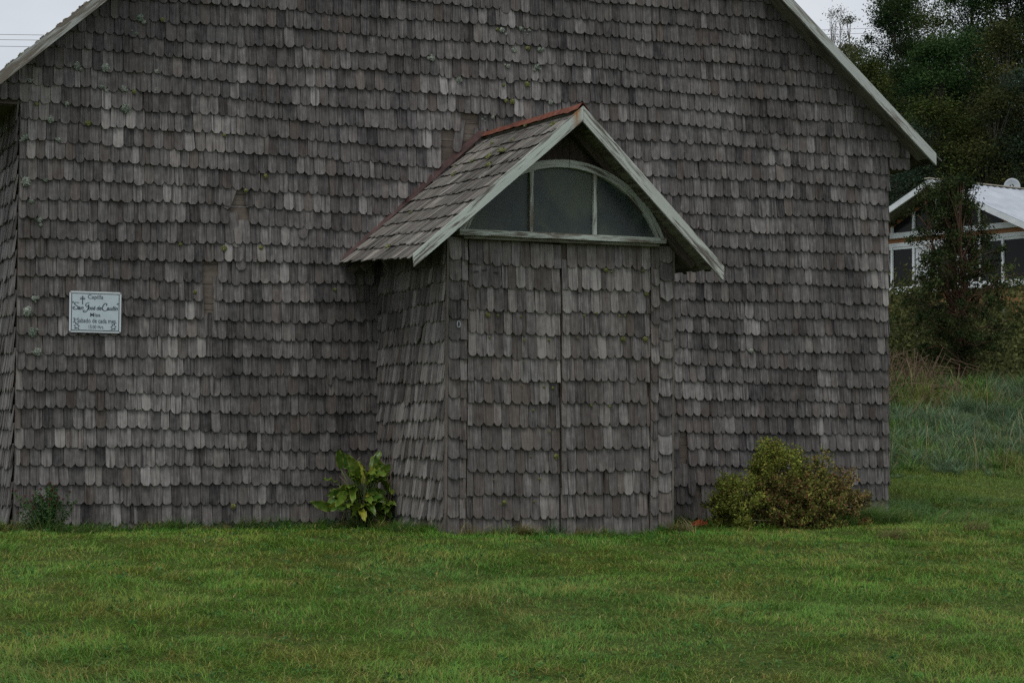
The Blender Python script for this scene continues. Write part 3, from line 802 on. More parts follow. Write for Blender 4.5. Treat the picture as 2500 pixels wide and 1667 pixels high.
for (x, z) in [(0.583, 5.173), (0.489, 5.081), (0.295, 4.902), (0.143, 4.77), (0.003, 4.627), (-0.083, 4.549), (-0.153, 4.502), (0.418, 5.027), (.22, 4.83), (.36, 4.96), (-.2, 4.45)]:
    for q in range(2):
        xm = x+random.uniform(-.05, .05); tuft('moss', (xm, -.25, roof_z(xm)-.015), (-.66, 0, .75), random.uniform(.018, .034), random.choice([(.15, .16, .09), (.11, .11, .08), (.2, .2, .14)]), 80, roof_l)

# ------------------------------------------------------------------ sign on the wall
sg = empty('notice_sign', (.757, -.05, 1.925)); tag(sg, 'pale blue enamel sign with chapel name and mass times on the shingled wall', 'sign')
sx, sz, sw, sh, sy = .757, 2.13, .512, .405, -.062
TILT = 0.0
def rrect(w_, h, r, n=5):
    pts = []
    for cx_, cy_, a0 in ((w_/2-r, h/2-r, 0), (-w_/2+r, h/2-r, 90), (-w_/2+r, -h/2+r, 180), (w_/2-r, -h/2+r, 270)):
        for k in range(n): a = math.radians(a0+90*k/(n-1)); pts.append((cx_+r*math.cos(a), cy_+r*math.sin(a)))
    return pts
SO = (sx, sy, sz); SU, SV, SN = (1, 0, 0), (0, 0, 1), (0, -1, 0)
mb = MB(); mb.prism(rrect(sw, sh, .02), SO, SU, SV, SN, 0, .004, back=True); mb.build('panel', M['signwhite'], sg)
mb = MB(); mb.prism(rrect(sw-.05, sh-.045, .004), SO, SU, SV, SN, .0045, .0008); mb.build('face', M['signblue'], sg)
mb = MB()
for (a, b) in (((-(sw-.045)/2, (sh-.042)/2), ((sw-.045)/2, (sh-.042)/2)), ((-(sw-.045)/2, -(sh-.042)/2), ((sw-.045)/2, -(sh-.042)/2)), ((-(sw-.045)/2, -(sh-.05)/2), (-(sw-.045)/2, (sh-.05)/2)), (((sw-.045)/2, -(sh-.05)/2), ((sw-.045)/2, (sh-.05)/2))):
    t_ = .0035
    mb.prism([(min(a[0], b[0])-t_, min(a[1], b[1])-t_), (max(a[0], b[0])+t_, min(a[1], b[1])-t_), (max(a[0], b[0])+t_, max(a[1], b[1])+t_), (min(a[0], b[0])-t_, max(a[1], b[1])+t_)], SO, SU, SV, SN, .0045, .0016+.0002*random.random())
mb.build('border', M['ink'], sg)
for ux, vz in ((-1, 1), (1, 1), (-1, -1), (1, -1)):
    mb = MB(); mb.prism([(ux*(sw/2-.012)+.005*math.cos(a), vz*(sh/2-.011)+.005*math.sin(a)) for a in np.linspace(0, 2*math.pi, 9)[:-1]], SO, SU, SV, SN, .004, .004); mb.build('screw', M['screw'], sg)
# lettering
def lettering(name, text, u, v, size, width, mat, shear=0.0, off=0.0):
    cu = bpy.data.curves.new(name, 'FONT'); cu.body = text; cu.size = size; cu.align_x = 'CENTER'; cu.align_y = 'BOTTOM_BASELINE'; cu.shear = shear; cu.offset = off
    cu.fill_mode = 'FRONT'; cu.resolution_u = 3
    tmp = bpy.data.objects.new(name, cu); COL.objects.link(tmp)
    bpy.context.view_layer.update(); dg = bpy.context.evaluated_depsgraph_get()
    me = bpy.data.meshes.new_from_object(tmp.evaluated_get(dg)); bpy.data.objects.remove(tmp)
    co = np.array([tuple(vv.co) for vv in me.vertices]); wid = np.ptp(co[:, 0]); cx_ = (co[:, 0].max()+co[:, 0].min())/2
    for vv in me.vertices:
        x_, y_ = (vv.co.x-cx_)*width/wid, vv.co.y
        vv.co = Vector((sx+u+x_, sy-.0068, sz+v+y_))
    me.materials.clear(); me.materials.append(mat); me.update()
    ob = bpy.data.objects.new(name, me); COL.objects.link(ob); setp(ob, sg); return ob
def stroke(mb, pts, wd, n=10):
    """smooth ribbon through the points (Catmull-Rom) with a swelling pen width"""
    P = [np.array(p, float) for p in pts]; P = [2*P[0]-P[1]]+P+[2*P[-1]-P[-2]]; Q = []
    for i in range(1, len(P)-2):
        for t in np.linspace(0, 1, n, endpoint=False):
            a, b, c_, d = P[i-1], P[i], P[i+1], P[i+2]
            Q.append(.5*(2*b+(c_-a)*t+(2*a-5*b+4*c_-d)*t*t+(3*b-a-3*c_+d)*t**3))
    Q.append(P[-2]); Q = np.array(Q); T = np.gradient(Q, axis=0); T /= np.linalg.norm(T, axis=1)[:, None]+1e-9
    for i, (q, t) in enumerate(zip(Q, T)):
        wv = wd*(.55+.6*abs(t[1])); nn = np.array([-t[1], t[0]])*wv/2
        for sgn in (1, -1):
            mb.v.append(Vector((sx+q[0]+sgn*nn[0], sy-.0068, sz+q[1]+sgn*nn[1]))); mb.t.append((1, 0, .5))
        if i: b = len(mb.v); mb.quad_uv([b-4, b-3, b-1, b-2], [(0, 0)]*4)
lettering('lettering', 'Capilla', 0, .131, .056, .154, M['inkgrey'], 0, .0006)
lettering('lettering', 'Misa', 0, -.044, .052, .102, M['inkgrey'], 0, .0006)
lettering('lettering', '3', -.207, -.106, .066, .024, M['inkgrey'], 0, .0006); lettering('lettering', 'er', -.186, -.082, .03, .014, M['inkgrey'])
lettering('lettering', 'Sabado de cada mes.', .017, -.106, .064, .39, M['inkgrey'], 0, .0006)
lettering('lettering', '15:00 Hrs.', .012, -.163, .05, .15, M['inkgrey'], 0, .0004)
lettering('lettering', 'an', -.144, .022, .058, .056, M['ink'], .3, .0012)
lettering('lettering', 'os\u00e9', -.034, .022, .058, .074, M['ink'], .3, .0012)
lettering('lettering', 'de', .036, .022, .058, .05, M['ink'], .3, .0012)
lettering('lettering', 'aulin', .166, .022, .058, .112, M['ink'], .3, .0012)
lettering('lettering', '"', -.219, .060, .055, .017, M['ink'], .3, .001); lettering('lettering', '"', .221, .052, .055, .017, M['ink'], .3, .001)
S_ = lambda pts, dx, dy: [(a+dx, b+dy) for a, b in pts]
mb = MB(); stroke(mb, S_([(-.152, .077), (-.185, .081), (-.196, .066), (-.180, .052), (-.160, .036), (-.172, .016), (-.200, .014), (-.211, .028), (-.200, .038), (-.190, .030)], -.01, .01), .0085); mb.build('script_capital', M['ink'], sg)
mb = MB(); stroke(mb, S_([(-.048, .082), (-.075, .074), (-.085, .055), (-.070, .042), (-.052, .060), (-.058, .030), (-.072, .000), (-.095, -.014), (-.108, -.004), (-.098, .006), (-.088, .000)], -.012, .01), .0075); mb.build('script_capital', M['ink'], sg)
mb = MB(); stroke(mb, S_([(.108, .062), (.115, .078), (.100, .086), (.082, .068), (.070, .040), (.078, .018), (.100, .012), (.122, .022)], -.002, .004), .0085); mb.build('script_capital', M['ink'], sg)
mb = MB()
mb.prism([(-.1315, .074), (-.1225, .074), (-.1225, .156), (-.1315, .156)], SO, SU, SV, SN, .0055, .0012); mb.prism([(-.153, .126), (-.101, .126), (-.101, .135), (-.153, .135)], SO, SU, SV, SN, .0058, .0012)
mb.build('cross', M['ink'], sg)
mb = MB()
for a in (35, 60, 120, 145, 215, 325):
    a = math.radians(a); c0 = (-.127+.014*math.cos(a), .1305+.014*math.sin(a)); c1 = (-.127+.028*math.cos(a), .1305+.028*math.sin(a)); stroke(mb, [c0, ((c0[0]+c1[0])/2, (c0[1]+c1[1])/2), c1], .0014, 3)
mb.build('cross_ray', M['inkgrey'], sg)
for s_ in (-1, 1):        # leafy corner ornaments
    mb = MB(); cx_, cz_ = s_*.182, -.14
    for (du, dv, a, l) in ((0, .012, 120, .024), (.006, .006, 60, .022), (-.008, -.002, 160, .02), (.010, -.006, 20, .02), (0, -.012, 250, .018), (-.004, -.016, 200, .02), (.006, -.018, 330, .022)):
        a = math.radians(a if s_ < 0 else 180-a); ca, sa = math.cos(a), math.sin(a)
        pl = [(0, 0), (.4*l, .34*l), (1.25*l, 0), (.4*l, -.34*l)]
        mb.prism([(cx_-s_*du+ca*p-sa*q, cz_+dv+sa*p+ca*q) for p, q in pl], SO, SU, SV, SN, .0055, .0010+.0004*random.random())
    mb.build('leaf_ornament', M['ink'], sg)

# ------------------------------------------------------------------ lawn grass
RV = np.array([math.cos(YAW), -math.sin(YAW)]); FV = np.array([math.sin(YAW), math.cos(YAW)]); C2 = np.array([CAM.x, CAM.y])
def pick(n, cols, p): return np.array(cols)[RNG.choice(len(cols), n, p=p)]
def sample_lawn(n, d0, d1, power, marg=1.6):
    # more blades per square metre close by, fewer far off
    u = RNG.uniform(0, 1, n); D = (d0**power + u*(d1**power-d0**power))**(1/power)
    lat = RNG.uniform(-1, 1, n)*(.245*D+marg)
    P = C2+FV*D[:, None]+RV*lat[:, None]
    return P
def outside(P):
    x, y = P[:, 0], P[:, 1]
    return ~(((x > -.02) & (x < W+.02) & (y > -.01)) | ((x > PX0-.03) & (x < PX1+.03) & (y > -PD-.03)))
def lawn_cols(P, n):
    x, y = P[:, 0], P[:, 1]
    patch = vnoise(x, y, .7, 41)*.35+vnoise(x, y, .16, 42)*.65
    patch2 = vnoise(x, y, 2.4, 43)
    green = np.array([.122, .25, .033]); deep = np.array([.1, .225, .04]); yel = np.array([.2, .25, .04]); straw = np.array([.33, .28, .09]); brown = np.array([.25, .18, .055])
    c = green + (deep-green)*(sstep(.35, .85, patch2)*.8)[:, None] + (yel-green)*(sstep(.35, .8, patch)*.9)[:, None]
    r = RNG.uniform(0, 1, n); sp = .05+.13*sstep(.4, .85, patch)
    c = np.where((r < sp)[:, None], straw*RNG.uniform(.5, 1.1, (n, 1)), c); c = np.where(((r > sp) & (r < sp*1.45))[:, None], brown, c)
    near = sstep(-1.1, -.2, y)*((x > -1) & (x < 9.9)) + ((x > 3.2) & (x < 6.6))*sstep(-3.0, -2.2, y)
    c = c*(1-.0*near)[:, None]; lush = np.array([.085, .245, .028])
    c = np.where((near > .3)[:, None] & (r > sp*1.2)[:, None], lush+(c-lush)*.35, c)
    return c*RNG.uniform(.7, 1.3, (n, 1))
P2 = sample_lawn(370000, 9.6, 26.5, .95)
P2 = P2[outside(P2)]; n = len(P2); x, y = P2[:, 0], P2[:, 1]
tus = sstep(.2, .9, vnoise(x, y, .22, 51)*.65+vnoise(x, y, .9, 52)*.35)*1.15
nearf = np.interp(np.hypot(x-CAM.x, y-CAM.y), [11, 17], [1.35, 1.0])
hgt = nearf*(.022+.052*tus)*RNG.uniform(.6, 1.35, n)
wallprox = np.maximum(sstep(-.55, -.05, y)*((x > -.4) & (x < 10.1)), ((x > 3.5) & (x < 6.35))*sstep(-2.45, -2.1, y))
hgt *= 1+1.0*wallprox
rightlong = sstep(6.3, 7.6, x)*sstep(-2.4, -1.0, y)*((y < 1.2))
hgt *= 1+1.3*rightlong*(vnoise(x, y, .5, 53) > .35)
ang = RNG.uniform(0, 2*math.pi, n) + 0*x; flow = vnoise(x, y, .8, 54)*2*math.pi*1.5
ang = np.where(RNG.uniform(0, 1, n) < .45, flow+RNG.normal(0, .5, n), ang)
lean = np.stack([np.cos(ang), np.sin(ang), np.zeros(n)], 1)
P3 = np.column_stack([x, y, H(x, y)-.003])
dist = np.hypot(x-CAM.x, y-CAM.y)
V, fl_, cn, m_ = blades(P3, lean, hgt*1.25, RNG.uniform(.003, .006, n)*np.clip(dist/15, 1.0, 1.6), 2, RNG.uniform(.6, 2.0, n))
lawn = np_mesh('lawn_grass', V, fl_, cn, M['grass'], np.repeat(lawn_cols(P3, n), m_, axis=0))
tag(lawn, 'short green lawn grass with straw flecks in front of the church', 'grass', kind='stuff')

# fallen straw lying on the lawn
P2 = sample_lawn(500, 10, 22, 1.2, .5); P2 = P2[outside(P2)]; n = len(P2); a = RNG.uniform(0, 2*math.pi, n)
V, fl_, cn, m_ = blades(np.column_stack([P2, H(P2[:, 0], P2[:, 1])+.03]), np.stack([np.cos(a), np.sin(a), np.zeros(n)], 1), RNG.uniform(.05, .13, n), np.full(n, .0035), 3, np.full(n, 1.9))
straw = np_mesh('dry_straw', V, fl_, cn, M['grass'], np.repeat(np.array([.5, .42, .2])*RNG.uniform(.5, 1.2, (n, 1)), m_, axis=0)); tag(straw, 'pale dry grass stalks scattered over the lawn', 'straw', kind='stuff')

P2 = sample_lawn(900, 10, 22, 1.2, .5); P2 = P2[outside(P2)]; P2 = P2[vnoise(P2[:, 0], P2[:, 1], 1.2, 57) > .45]; Pq = []; Cq = []
for q in P2:
    m_ = int(RNG.integers(5, 12)); a = RNG.uniform(0, 6.28, m_); rr = RNG.uniform(.005, .03, m_)
    px, py = q[0]+np.cos(a)*rr, q[1]+np.sin(a)*rr; Pq.append(np.column_stack([px, py, H(px, py)+RNG.uniform(.02, .045, m_)])); Cq.append(np.tile(np.array([.07, .17, .04])*RNG.uniform(.6, 1.3), (m_, 1)))
Pq = np.concatenate(Pq); o = leaf_mesh('clover', Pq, .022, .018, np.concatenate(Cq), M['grass'], None, .2); tag(o, 'dark clover and small weed leaves in the lawn', 'clover', kind='stuff')

# ------------------------------------------------------------------ long grass tufts at the wall foot
def grass_tuft(name, x, y, n, h, spread, lean_dir, lean_amt, label, group=None, cols=((.075, .19, .035), (.105, .22, .05), (.16, .2, .06), (.38, .31, .15)), p=(.4, .3, .2, .1), wd=.0055):
    a = RNG.uniform(0, 2*math.pi, n); r = spread*np.sqrt(RNG.uniform(0, 1, n))
    px, py = x+r*np.cos(a), y+r*np.sin(a)*.7
    ok = outside(np.column_stack([px, py])); px, py = px[ok], py[ok]; n = len(px)
    a = lean_dir+RNG.normal(0, 1.0-.7*lean_amt, n)
    V, fl_, cn, m_ = blades(np.column_stack([px, py, H(px, py)-.01]), np.stack([np.cos(a), np.sin(a), np.zeros(n)], 1), h*RNG.uniform(.5, 1.2, n), RNG.uniform(.7, 1.3, n)*wd, 4, RNG.uniform(.5, 1.35, n))
    o = np_mesh(name, V, fl_, cn, M['grass'], np.repeat(pick(n, cols, p)*RNG.uniform(.7, 1.25, (n, 1)), m_, axis=0))
    if label: tag(o, label, 'grass', group)
    return o
for (x, y, nn_, h, sp, ld, la, lb) in [
    (8.85, -.85, 520, .4, .3, -.7, .8, 'long green grass tuft spilling right of the bush by the church'),
    (9.35, -.55, 380, .38, .3, -.5, .75, 'long drooping grass tuft at the right corner of the church'),
    (8.3, -1.35, 260, .26, .3, -1.2, .6, 'low grass tuft in front of the right half of the bush'),
    (9.9, -1.1, 260, .30, .3, -.4, .8, 'flattened grass tuft out on the lawn right of the church corner'),
    (6.75, -.55, 300, .24, .25, -1.4, .4, 'dark green grass tuft between the porch and the bush'),
    (2.35, -.18, 220, .24, .2, -1.3, .2, 'dark green grass tuft at the wall foot left of the broad leaved plant'),
    (1.55, -.22, 200, .2, .22, -1.6, .3, 'green grass tuft at the wall foot nearer the sign'),
    (.55, -.5, 420, .2, .4, -1.2, .5, 'lush grass tuft in front of the flowering weed'),
    (6.2, -2.15, 160, .22, .13, 2.6, .4, 'dry straw grass tuft at the right foot of the porch'),
    (3.6, -1.6, 200, .16, .25, -2.4, .3, 'short grass tuft along the left foot of the porch')]:
    kw = dict(cols=((.28, .22, .12), (.18, .15, .07), (.08, .13, .04)), p=(.5, .3, .2)) if 'dry' in lb else {}
    grass_tuft('grass_tuft', x, y, nn_, h, sp, ld, la, lb, 'long grass tufts along the church walls', **kw)
foot = []
for k in range(130):
    q = random.random()
    if q < .45: foot.append((random.uniform(-.4, 3.6), -abs(random.gauss(.03, .12))-.05))
    elif q < .7: foot.append((random.uniform(6.2, 10.0), -abs(random.gauss(.05, .2))-.05))
    elif q < .88: foot.append((random.uniform(3.7, 6.2), -PD-.06-abs(random.gauss(0, .08))))
    else: foot.append((PX0-.06-abs(random.gauss(0, .08)), random.uniform(-2.0, -.2)))
FP, FL, FH, FC = [], [], [], []
for (x, y) in foot:
    m_ = random.randint(30, 110); a = RNG.uniform(0, 6.28, m_); rr = np.abs(RNG.normal(0, random.uniform(.03, .1), m_)); px, py = x+np.cos(a)*rr*1.6, y-np.abs(np.sin(a)*rr)
    FP.append(np.column_stack([px, py, H(px, py)-.01])); a2 = RNG.normal(-1.5, 1.1, m_); FL.append(np.stack([np.cos(a2), np.sin(a2), np.zeros(m_)], 1)); FH.append(random.uniform(.06, .22)*RNG.uniform(.5, 1.2, m_)); FC.append(np.tile(np.array(random.choice([(.085, .23, .03), (.12, .24, .035), (.07, .19, .04), (.3, .26, .1)])), (m_, 1))*RNG.uniform(.6, 1.3, (m_, 1)))
FP = np.concatenate(FP); n = len(FP); V, fl_, cn, m_ = blades(FP, np.concatenate(FL), np.concatenate(FH), RNG.uniform(.004, .007, n), 3, RNG.uniform(.2, 1.2, n))
o = np_mesh('wall_foot_grass', V, fl_, cn, M['grass'], np.repeat(np.concatenate(FC), m_, axis=0)); tag(o, 'uneven grass clumps growing along the foot of the church walls', 'grass', kind='stuff')
for (x, y, lb) in [(8.05, -2.9, 'brownish matted grass clump on the lawn below the bush'), (9.45, -2.3, 'brownish matted grass clump on the lawn right of the bush')]:
    grass_tuft('grass_clump', x, y, 160, .2, .16, -.3, .7, lb, 'matted clumps on the lawn', cols=((.17, .13, .055), (.09, .13, .035), (.26, .2, .1)), p=(.45, .35, .2))

# ------------------------------------------------------------------ broad-leaved plant at the porch corner
def big_leaf(base, tip_dir, length, width, bend, col, edge, parent, petiole_from):
    d = np.array(tip_dir, float); d /= np.linalg.norm(d)
    up = np.array([0, 0, 1.]); side = np.cross(d, up); side /= np.linalg.norm(side)+1e-9
    face = np.array([-.35, -.8, .55])+RNG.normal(0, .35, 3); side2 = np.cross(d, face); side2 /= np.linalg.norm(side2)+1e-9; nrm = np.cross(side2, d)
    nl, nw = 9, 5; V = []; C = []
    ph = RNG.uniform(0, 6)
    for i in range(nl):
        t = i/(nl-1); prof = (math.sin(math.pi*min(1, t*.93+.07))**.75)*(1-.35*t)
        c = np.array(base)+d*length*t*(1-.12*bend*t)+np.array([0, 0, -1])*length*bend*t*t*.6
        for j in range(nw):
            s_ = (j/(nw-1)-.5)*2; rip = .018*math.sin(t*16+ph+s_*2)*abs(s_)**1.5
            V.append(c+side2*s_*width*.5*prof+nrm*(abs(s_)*width*.13*prof+rip))
            e = abs(s_)**3; C.append(np.array(col)*(1-.6*e)+np.array(edge)*.6*e if abs(s_) > .3 else np.array(col)*1.25)
    fs = []
    for i in range(nl-1):
        for j in range(nw-1): fs += [i*nw+j, i*nw+j+1, (i+1)*nw+j+1, (i+1)*nw+j]
    return np_mesh('leaf', np.array(V), fs, np.full((nl-1)*(nw-1), 4), M['bigleaf'], np.array(C), parent, smooth=True)
pc = np.array([3.42, -.46, float(H(3.42, -.46))])
plant = empty('broad_leaved_plant', tuple(pc)); tag(plant, 'broad leaved green plant in the corner of wall and porch', 'plant')
stem_mb = MB()
for i in range(78):
    az = RNG.uniform(0, 2*math.pi) if i > 12 else RNG.uniform(math.pi*.9, math.pi*2.1)
    h = RNG.uniform(.16, .62); rr = RNG.uniform(.03, .3)*(1.25-.45*h/.62)
    bx, by = pc[0]+math.cos(az)*rr*1.15, pc[1]+math.sin(az)*rr*.75
    if by > -.09: by = -.09-RNG.uniform(0, .12)
    bx = min(bx, PX0-.06)
    base = np.array([bx, by, pc[2]+h])
    ydir = math.sin(az)*.7-.35
    td = np.array([math.cos(az)*.8 + RNG.normal(0, .25), ydir, RNG.uniform(-.35, .75) if h < .45 else RNG.uniform(.2, 1.3)])
    if base[0]+td[0]*.2 > PX0-.05: td[0] = -abs(td[0])*.5
    ye = RNG.uniform(0, 1); col = np.array([.05, .13, .02])*(1-ye*.7)+np.array([.19, .26, .03])*ye*.7
    if RNG.uniform() < .1: col = np.array([.36, .36, .04])
    big_leaf(base, td, RNG.uniform(.19, .3), RNG.uniform(.09, .145), RNG.uniform(.1, .7), col*RNG.uniform(.75, 1.25), (.26, .29, .05), plant, pc)
    foot = pc+np.array([RNG.normal(0, .06), RNG.normal(0, .04), -.02]); mid = (foot+base)/2+np.array([0, 0, .08])
    stem_mb.tube([foot, mid, base], [.008, .006, .004], 5)
def stem_mat():
    m, t, p = new_mat('green_stem'); p.inputs['Base Color'].default_value = (.09, .14, .035, 1); p.inputs['Roughness'].default_value = .5; return m
M['stem'] = stem_mat()
stem_mb.build('stems', M['stem'], plant, True)
mb = MB()
for i in range(11):
    fx = pc[0]+RNG.uniform(-.05, .3); fy = -.5+RNG.normal(0, .08); hh = RNG.uniform(.35, .85); lx = RNG.uniform(-.35, .15)
    p0 = Vector((fx, fy, pc[2])); p1 = p0+Vector((lx*.35, RNG.normal(0, .05), hh*.55)); p2 = p0+Vector((lx, RNG.normal(0, .08), hh)); p3 = p2+Vector((RNG.normal(.05, .06), -.02, RNG.uniform(-.08, .1)))
    for p in (p1, p2, p3): p.x = min(p.x, PX0-.06); p.y = min(p.y, -.06)
    mb.tube([p0, p1, p2, p3], [.006, .005, .0035, .002], 4)
mb.build('dry_stalk', M['twig'], plant)

# ------------------------------------------------------------------ shrub right of the porch
def blob_points(n, c, r, bias=.45):
    q = unit(RNG.normal(size=(n, 3)))*(RNG.uniform(0, 1, (n, 1))**bias); return np.array(c)+q*np.array(r)
SH = np.array([.06, -.5, 0]); sb = np.array([7.82, -.72, 0.0])+SH; sb[2] = float(H(sb[0], sb[1]))
shrub = empty('round_shrub', tuple(sb)); tag(shrub, 'bushy green and russet shrub growing against the wall right of the porch', 'shrub')
LOBES = [((7.75, -.62, .62), (.33, .3, .32), 'g', 5200), ((7.62, -.6, .88), (.15, .15, .15), 'g', 1200), ((8.12, -.6, .60), (.28, .26, .25), 'm', 2600), ((7.22, -.72, .26), (.30, .28, .29), 'g', 4200), ((7.05, -.74, .30), (.15, .2, .2), 'g', 1200),
         ((7.72, -.82, .26), (.38, .3, .3), 'b', 5600), ((8.18, -.72, .3), (.36, .28, .3), 'b', 4200), ((8.5, -.6, .36), (.3, .24, .24), 'r', 2600), ((8.72, -.6, .16), (.2, .2, .14), 'b', 700), ((7.95, -.95, .2), (.32, .2, .24), 'm', 2600)]
PA = dict(g=[[(.115, .135, .024), (.08, .1, .02), (.165, .165, .034), (.12, .075, .03)], [.4, .3, .22, .08]], m=[[(.085, .1, .02), (.13, .12, .03), (.12, .06, .03), (.05, .06, .015)], [.35, .25, .2, .2]],
          b=[[(.07, .07, .018), (.11, .055, .028), (.05, .055, .014), (.12, .11, .03)], [.35, .27, .22, .16]], r=[[(.14, .11, .04), (.12, .065, .035), (.17, .14, .06), (.09, .095, .025)], [.35, .28, .2, .17]])
Pl, Cl = [], []
smb = MB()
for c_, r_, kd, nn_ in LOBES:
    c0 = (np.array([7.8, 0, 0])+(np.array(c_)-np.array([7.8, 0, 0]))*np.array([.96, 1, .76]))+SH+np.array([0, 0, sb[2]])
    nn_ = int(nn_*1.35); ncl = max(8, nn_//46); cc = blob_points(ncl, c0, np.array(r_)*1.04, .42); per = nn_//ncl
    for q in cc:
        if q[2] < sb[2]+.04: q[2] = sb[2]+.04+abs(RNG.normal(0, .03))
        if q[1] > -.06: q[1] = -.06
        dsp = unit(q-c0+np.array([0, 0, .06])); pts = q+RNG.normal(size=(per, 3))*.02+dsp*RNG.uniform(-.03, .075, (per, 1)); pts[:, 1] = np.minimum(pts[:, 1], -.045); Pl.append(pts)
        base_c = pick(per, PA[kd][0], PA[kd][1])*RNG.uniform(.65, 1.3)*RNG.uniform(.75, 1.25, (per, 1)); Cl.append(base_c)
        if RNG.uniform() < .35:
            f = Vector((8.0+RNG.normal(0, .2), -1.2, sb[2]-.02)); smb.tube([f, (f+Vector(q))/2+Vector((0, 0, .04)), Vector(q)], [.011, .007, .003], 4)
for i in range(230):      # thin sprigs above the outline
    c_, r_, kd, nn_ = LOBES[RNG.integers(0, len(LOBES))]
    q = (np.array([7.8, 0, 0])+(np.array(c_)-np.array([7.8, 0, 0]))*np.array([.96, 1, .76]))+SH+np.array([RNG.uniform(-.8, .8)*r_[0], RNG.uniform(-.6, .2)*r_[1], r_[2]*RNG.uniform(.55, 1.0)+sb[2]])
    for t in np.linspace(0, 1, 9): Pl.append(q+np.array([RNG.normal(0, .008), RNG.normal(0, .008), t*.14])[None, :]+RNG.normal(0, .008, (2, 3))); Cl.append(pick(2, PA[kd][0], PA[kd][1]))
leaf_mesh('foliage', np.concatenate(Pl), .036, .019, np.concatenate(Cl)*1.75, M['leaf'], shrub, .5)
smb.build('branches', M['twig'], shrub)

# flowering weed at the left end of the wall, and a low yellow-green herb beside it
def weed(x, y, n, h, label, cols, p, heads=True, sp=.14, ll=.05):
    z = float(H(x, y)); root = empty('weed', (x, y, z)); tag(root, label, 'weed')
    sm = MB(); Pl, Cl, Dl = [], [], []; hm = MB()
    for i in range(n):
        a = RNG.uniform(0, 2*math.pi); r0 = abs(RNG.normal(0, sp)); hh = h*RNG.uniform(.45, 1.0)*(1-.5*r0/(sp*3))
        p0 = np.array([x+math.cos(a)*r0*.6, y+math.sin(a)*r0*.4, z]); p1 = p0+np.array([math.cos(a)*r0*.9+RNG.normal(0, .03), -abs(RNG.normal(0, .03)), hh]); 
        for q in (p0, p1): q[1] = min(q[1], -.06)
        sm.tube([p0, (p0+p1)/2+np.array([0, 0, .01]), p1], [.005, .004, .002], 4)
        m_ = int(hh*130)
        for t in np.linspace(.08, .95, m_):
            q = p0+(p1-p0)*t; aa = RNG.uniform(0, 2*math.pi); Pl.append(q); Dl.append([math.cos(aa), math.sin(aa)-.2, .45]); Cl.append(pick(1, cols, p)[0]*RNG.uniform(.7, 1.25))
        if heads and RNG.uniform() < .6:
            q = blob_points(14, p1+np.array([0, 0, .012]), (.014, .014, .014)); 
            for s_ in q: hm.tube([s_, s_+np.array([0, 0, .012])], [.005, .003], 4)
    leaf_mesh('leaves', np.array(Pl), ll, ll*.27, np.array(Cl), M['leaf'], root, .2, np.array(Dl))
    sm.build('stems', M['stem'], root)
    if heads: hm.build('flower_heads', simple('dark_seed_head', (.06, .02, .015), .8), root)['kind'] = 'stuff'
    return root
weed(.27, -.34, 50, .52, 'leafy weed with dark red seed heads at the left end of the wall', [(.045, .1, .03), (.06, .13, .045), (.1, .14, .05)], [.45, .35, .2])
weed(-.1, -.45, 26, .13, 'low yellowish herb at the far left corner of the church', [(.14, .12, .025), (.08, .09, .02), (.16, .09, .03)], [.5, .3, .2], False, .16, .03)
# orange dead leaf beside the shrub
ox, oy = 6.85, -1.1; oz = float(H(ox, oy))
V = []; fs = []
for (bx, rot_, s_) in ((0, .3, .075), (.06, 1.2, .06), (.1, -.5, .05)):
    b = len(V)
    for i in range(5):
        t = i/4; wv = math.sin(math.pi*(t*.9+.08))
        for j in (-1, 0, 1):
            u = (t-.5)*s_*1.6; v_ = j*wv*s_*.5
            V.append((ox+bx+u*math.cos(rot_)-v_*math.sin(rot_)*.4, oy+u*math.sin(rot_)*.3-abs(j)*.02, oz+.07+v_*.9+u*.35+.012*math.sin(i*2+j)))
    for i in range(4):
        for j in range(2): fs += [b+i*3+j, b+i*3+j+1, b+(i+1)*3+j+1, b+(i+1)*3+j]
o = np_mesh('dead_leaf', np.array(V), fs, np.full(len(fs)//4, 4), M['orangeleaf']); md = o.modifiers.new('t', 'SOLIDIFY'); md.thickness = .002
tag(o, 'curled bright orange dead leaf on the grass left of the shrub', 'leaf')

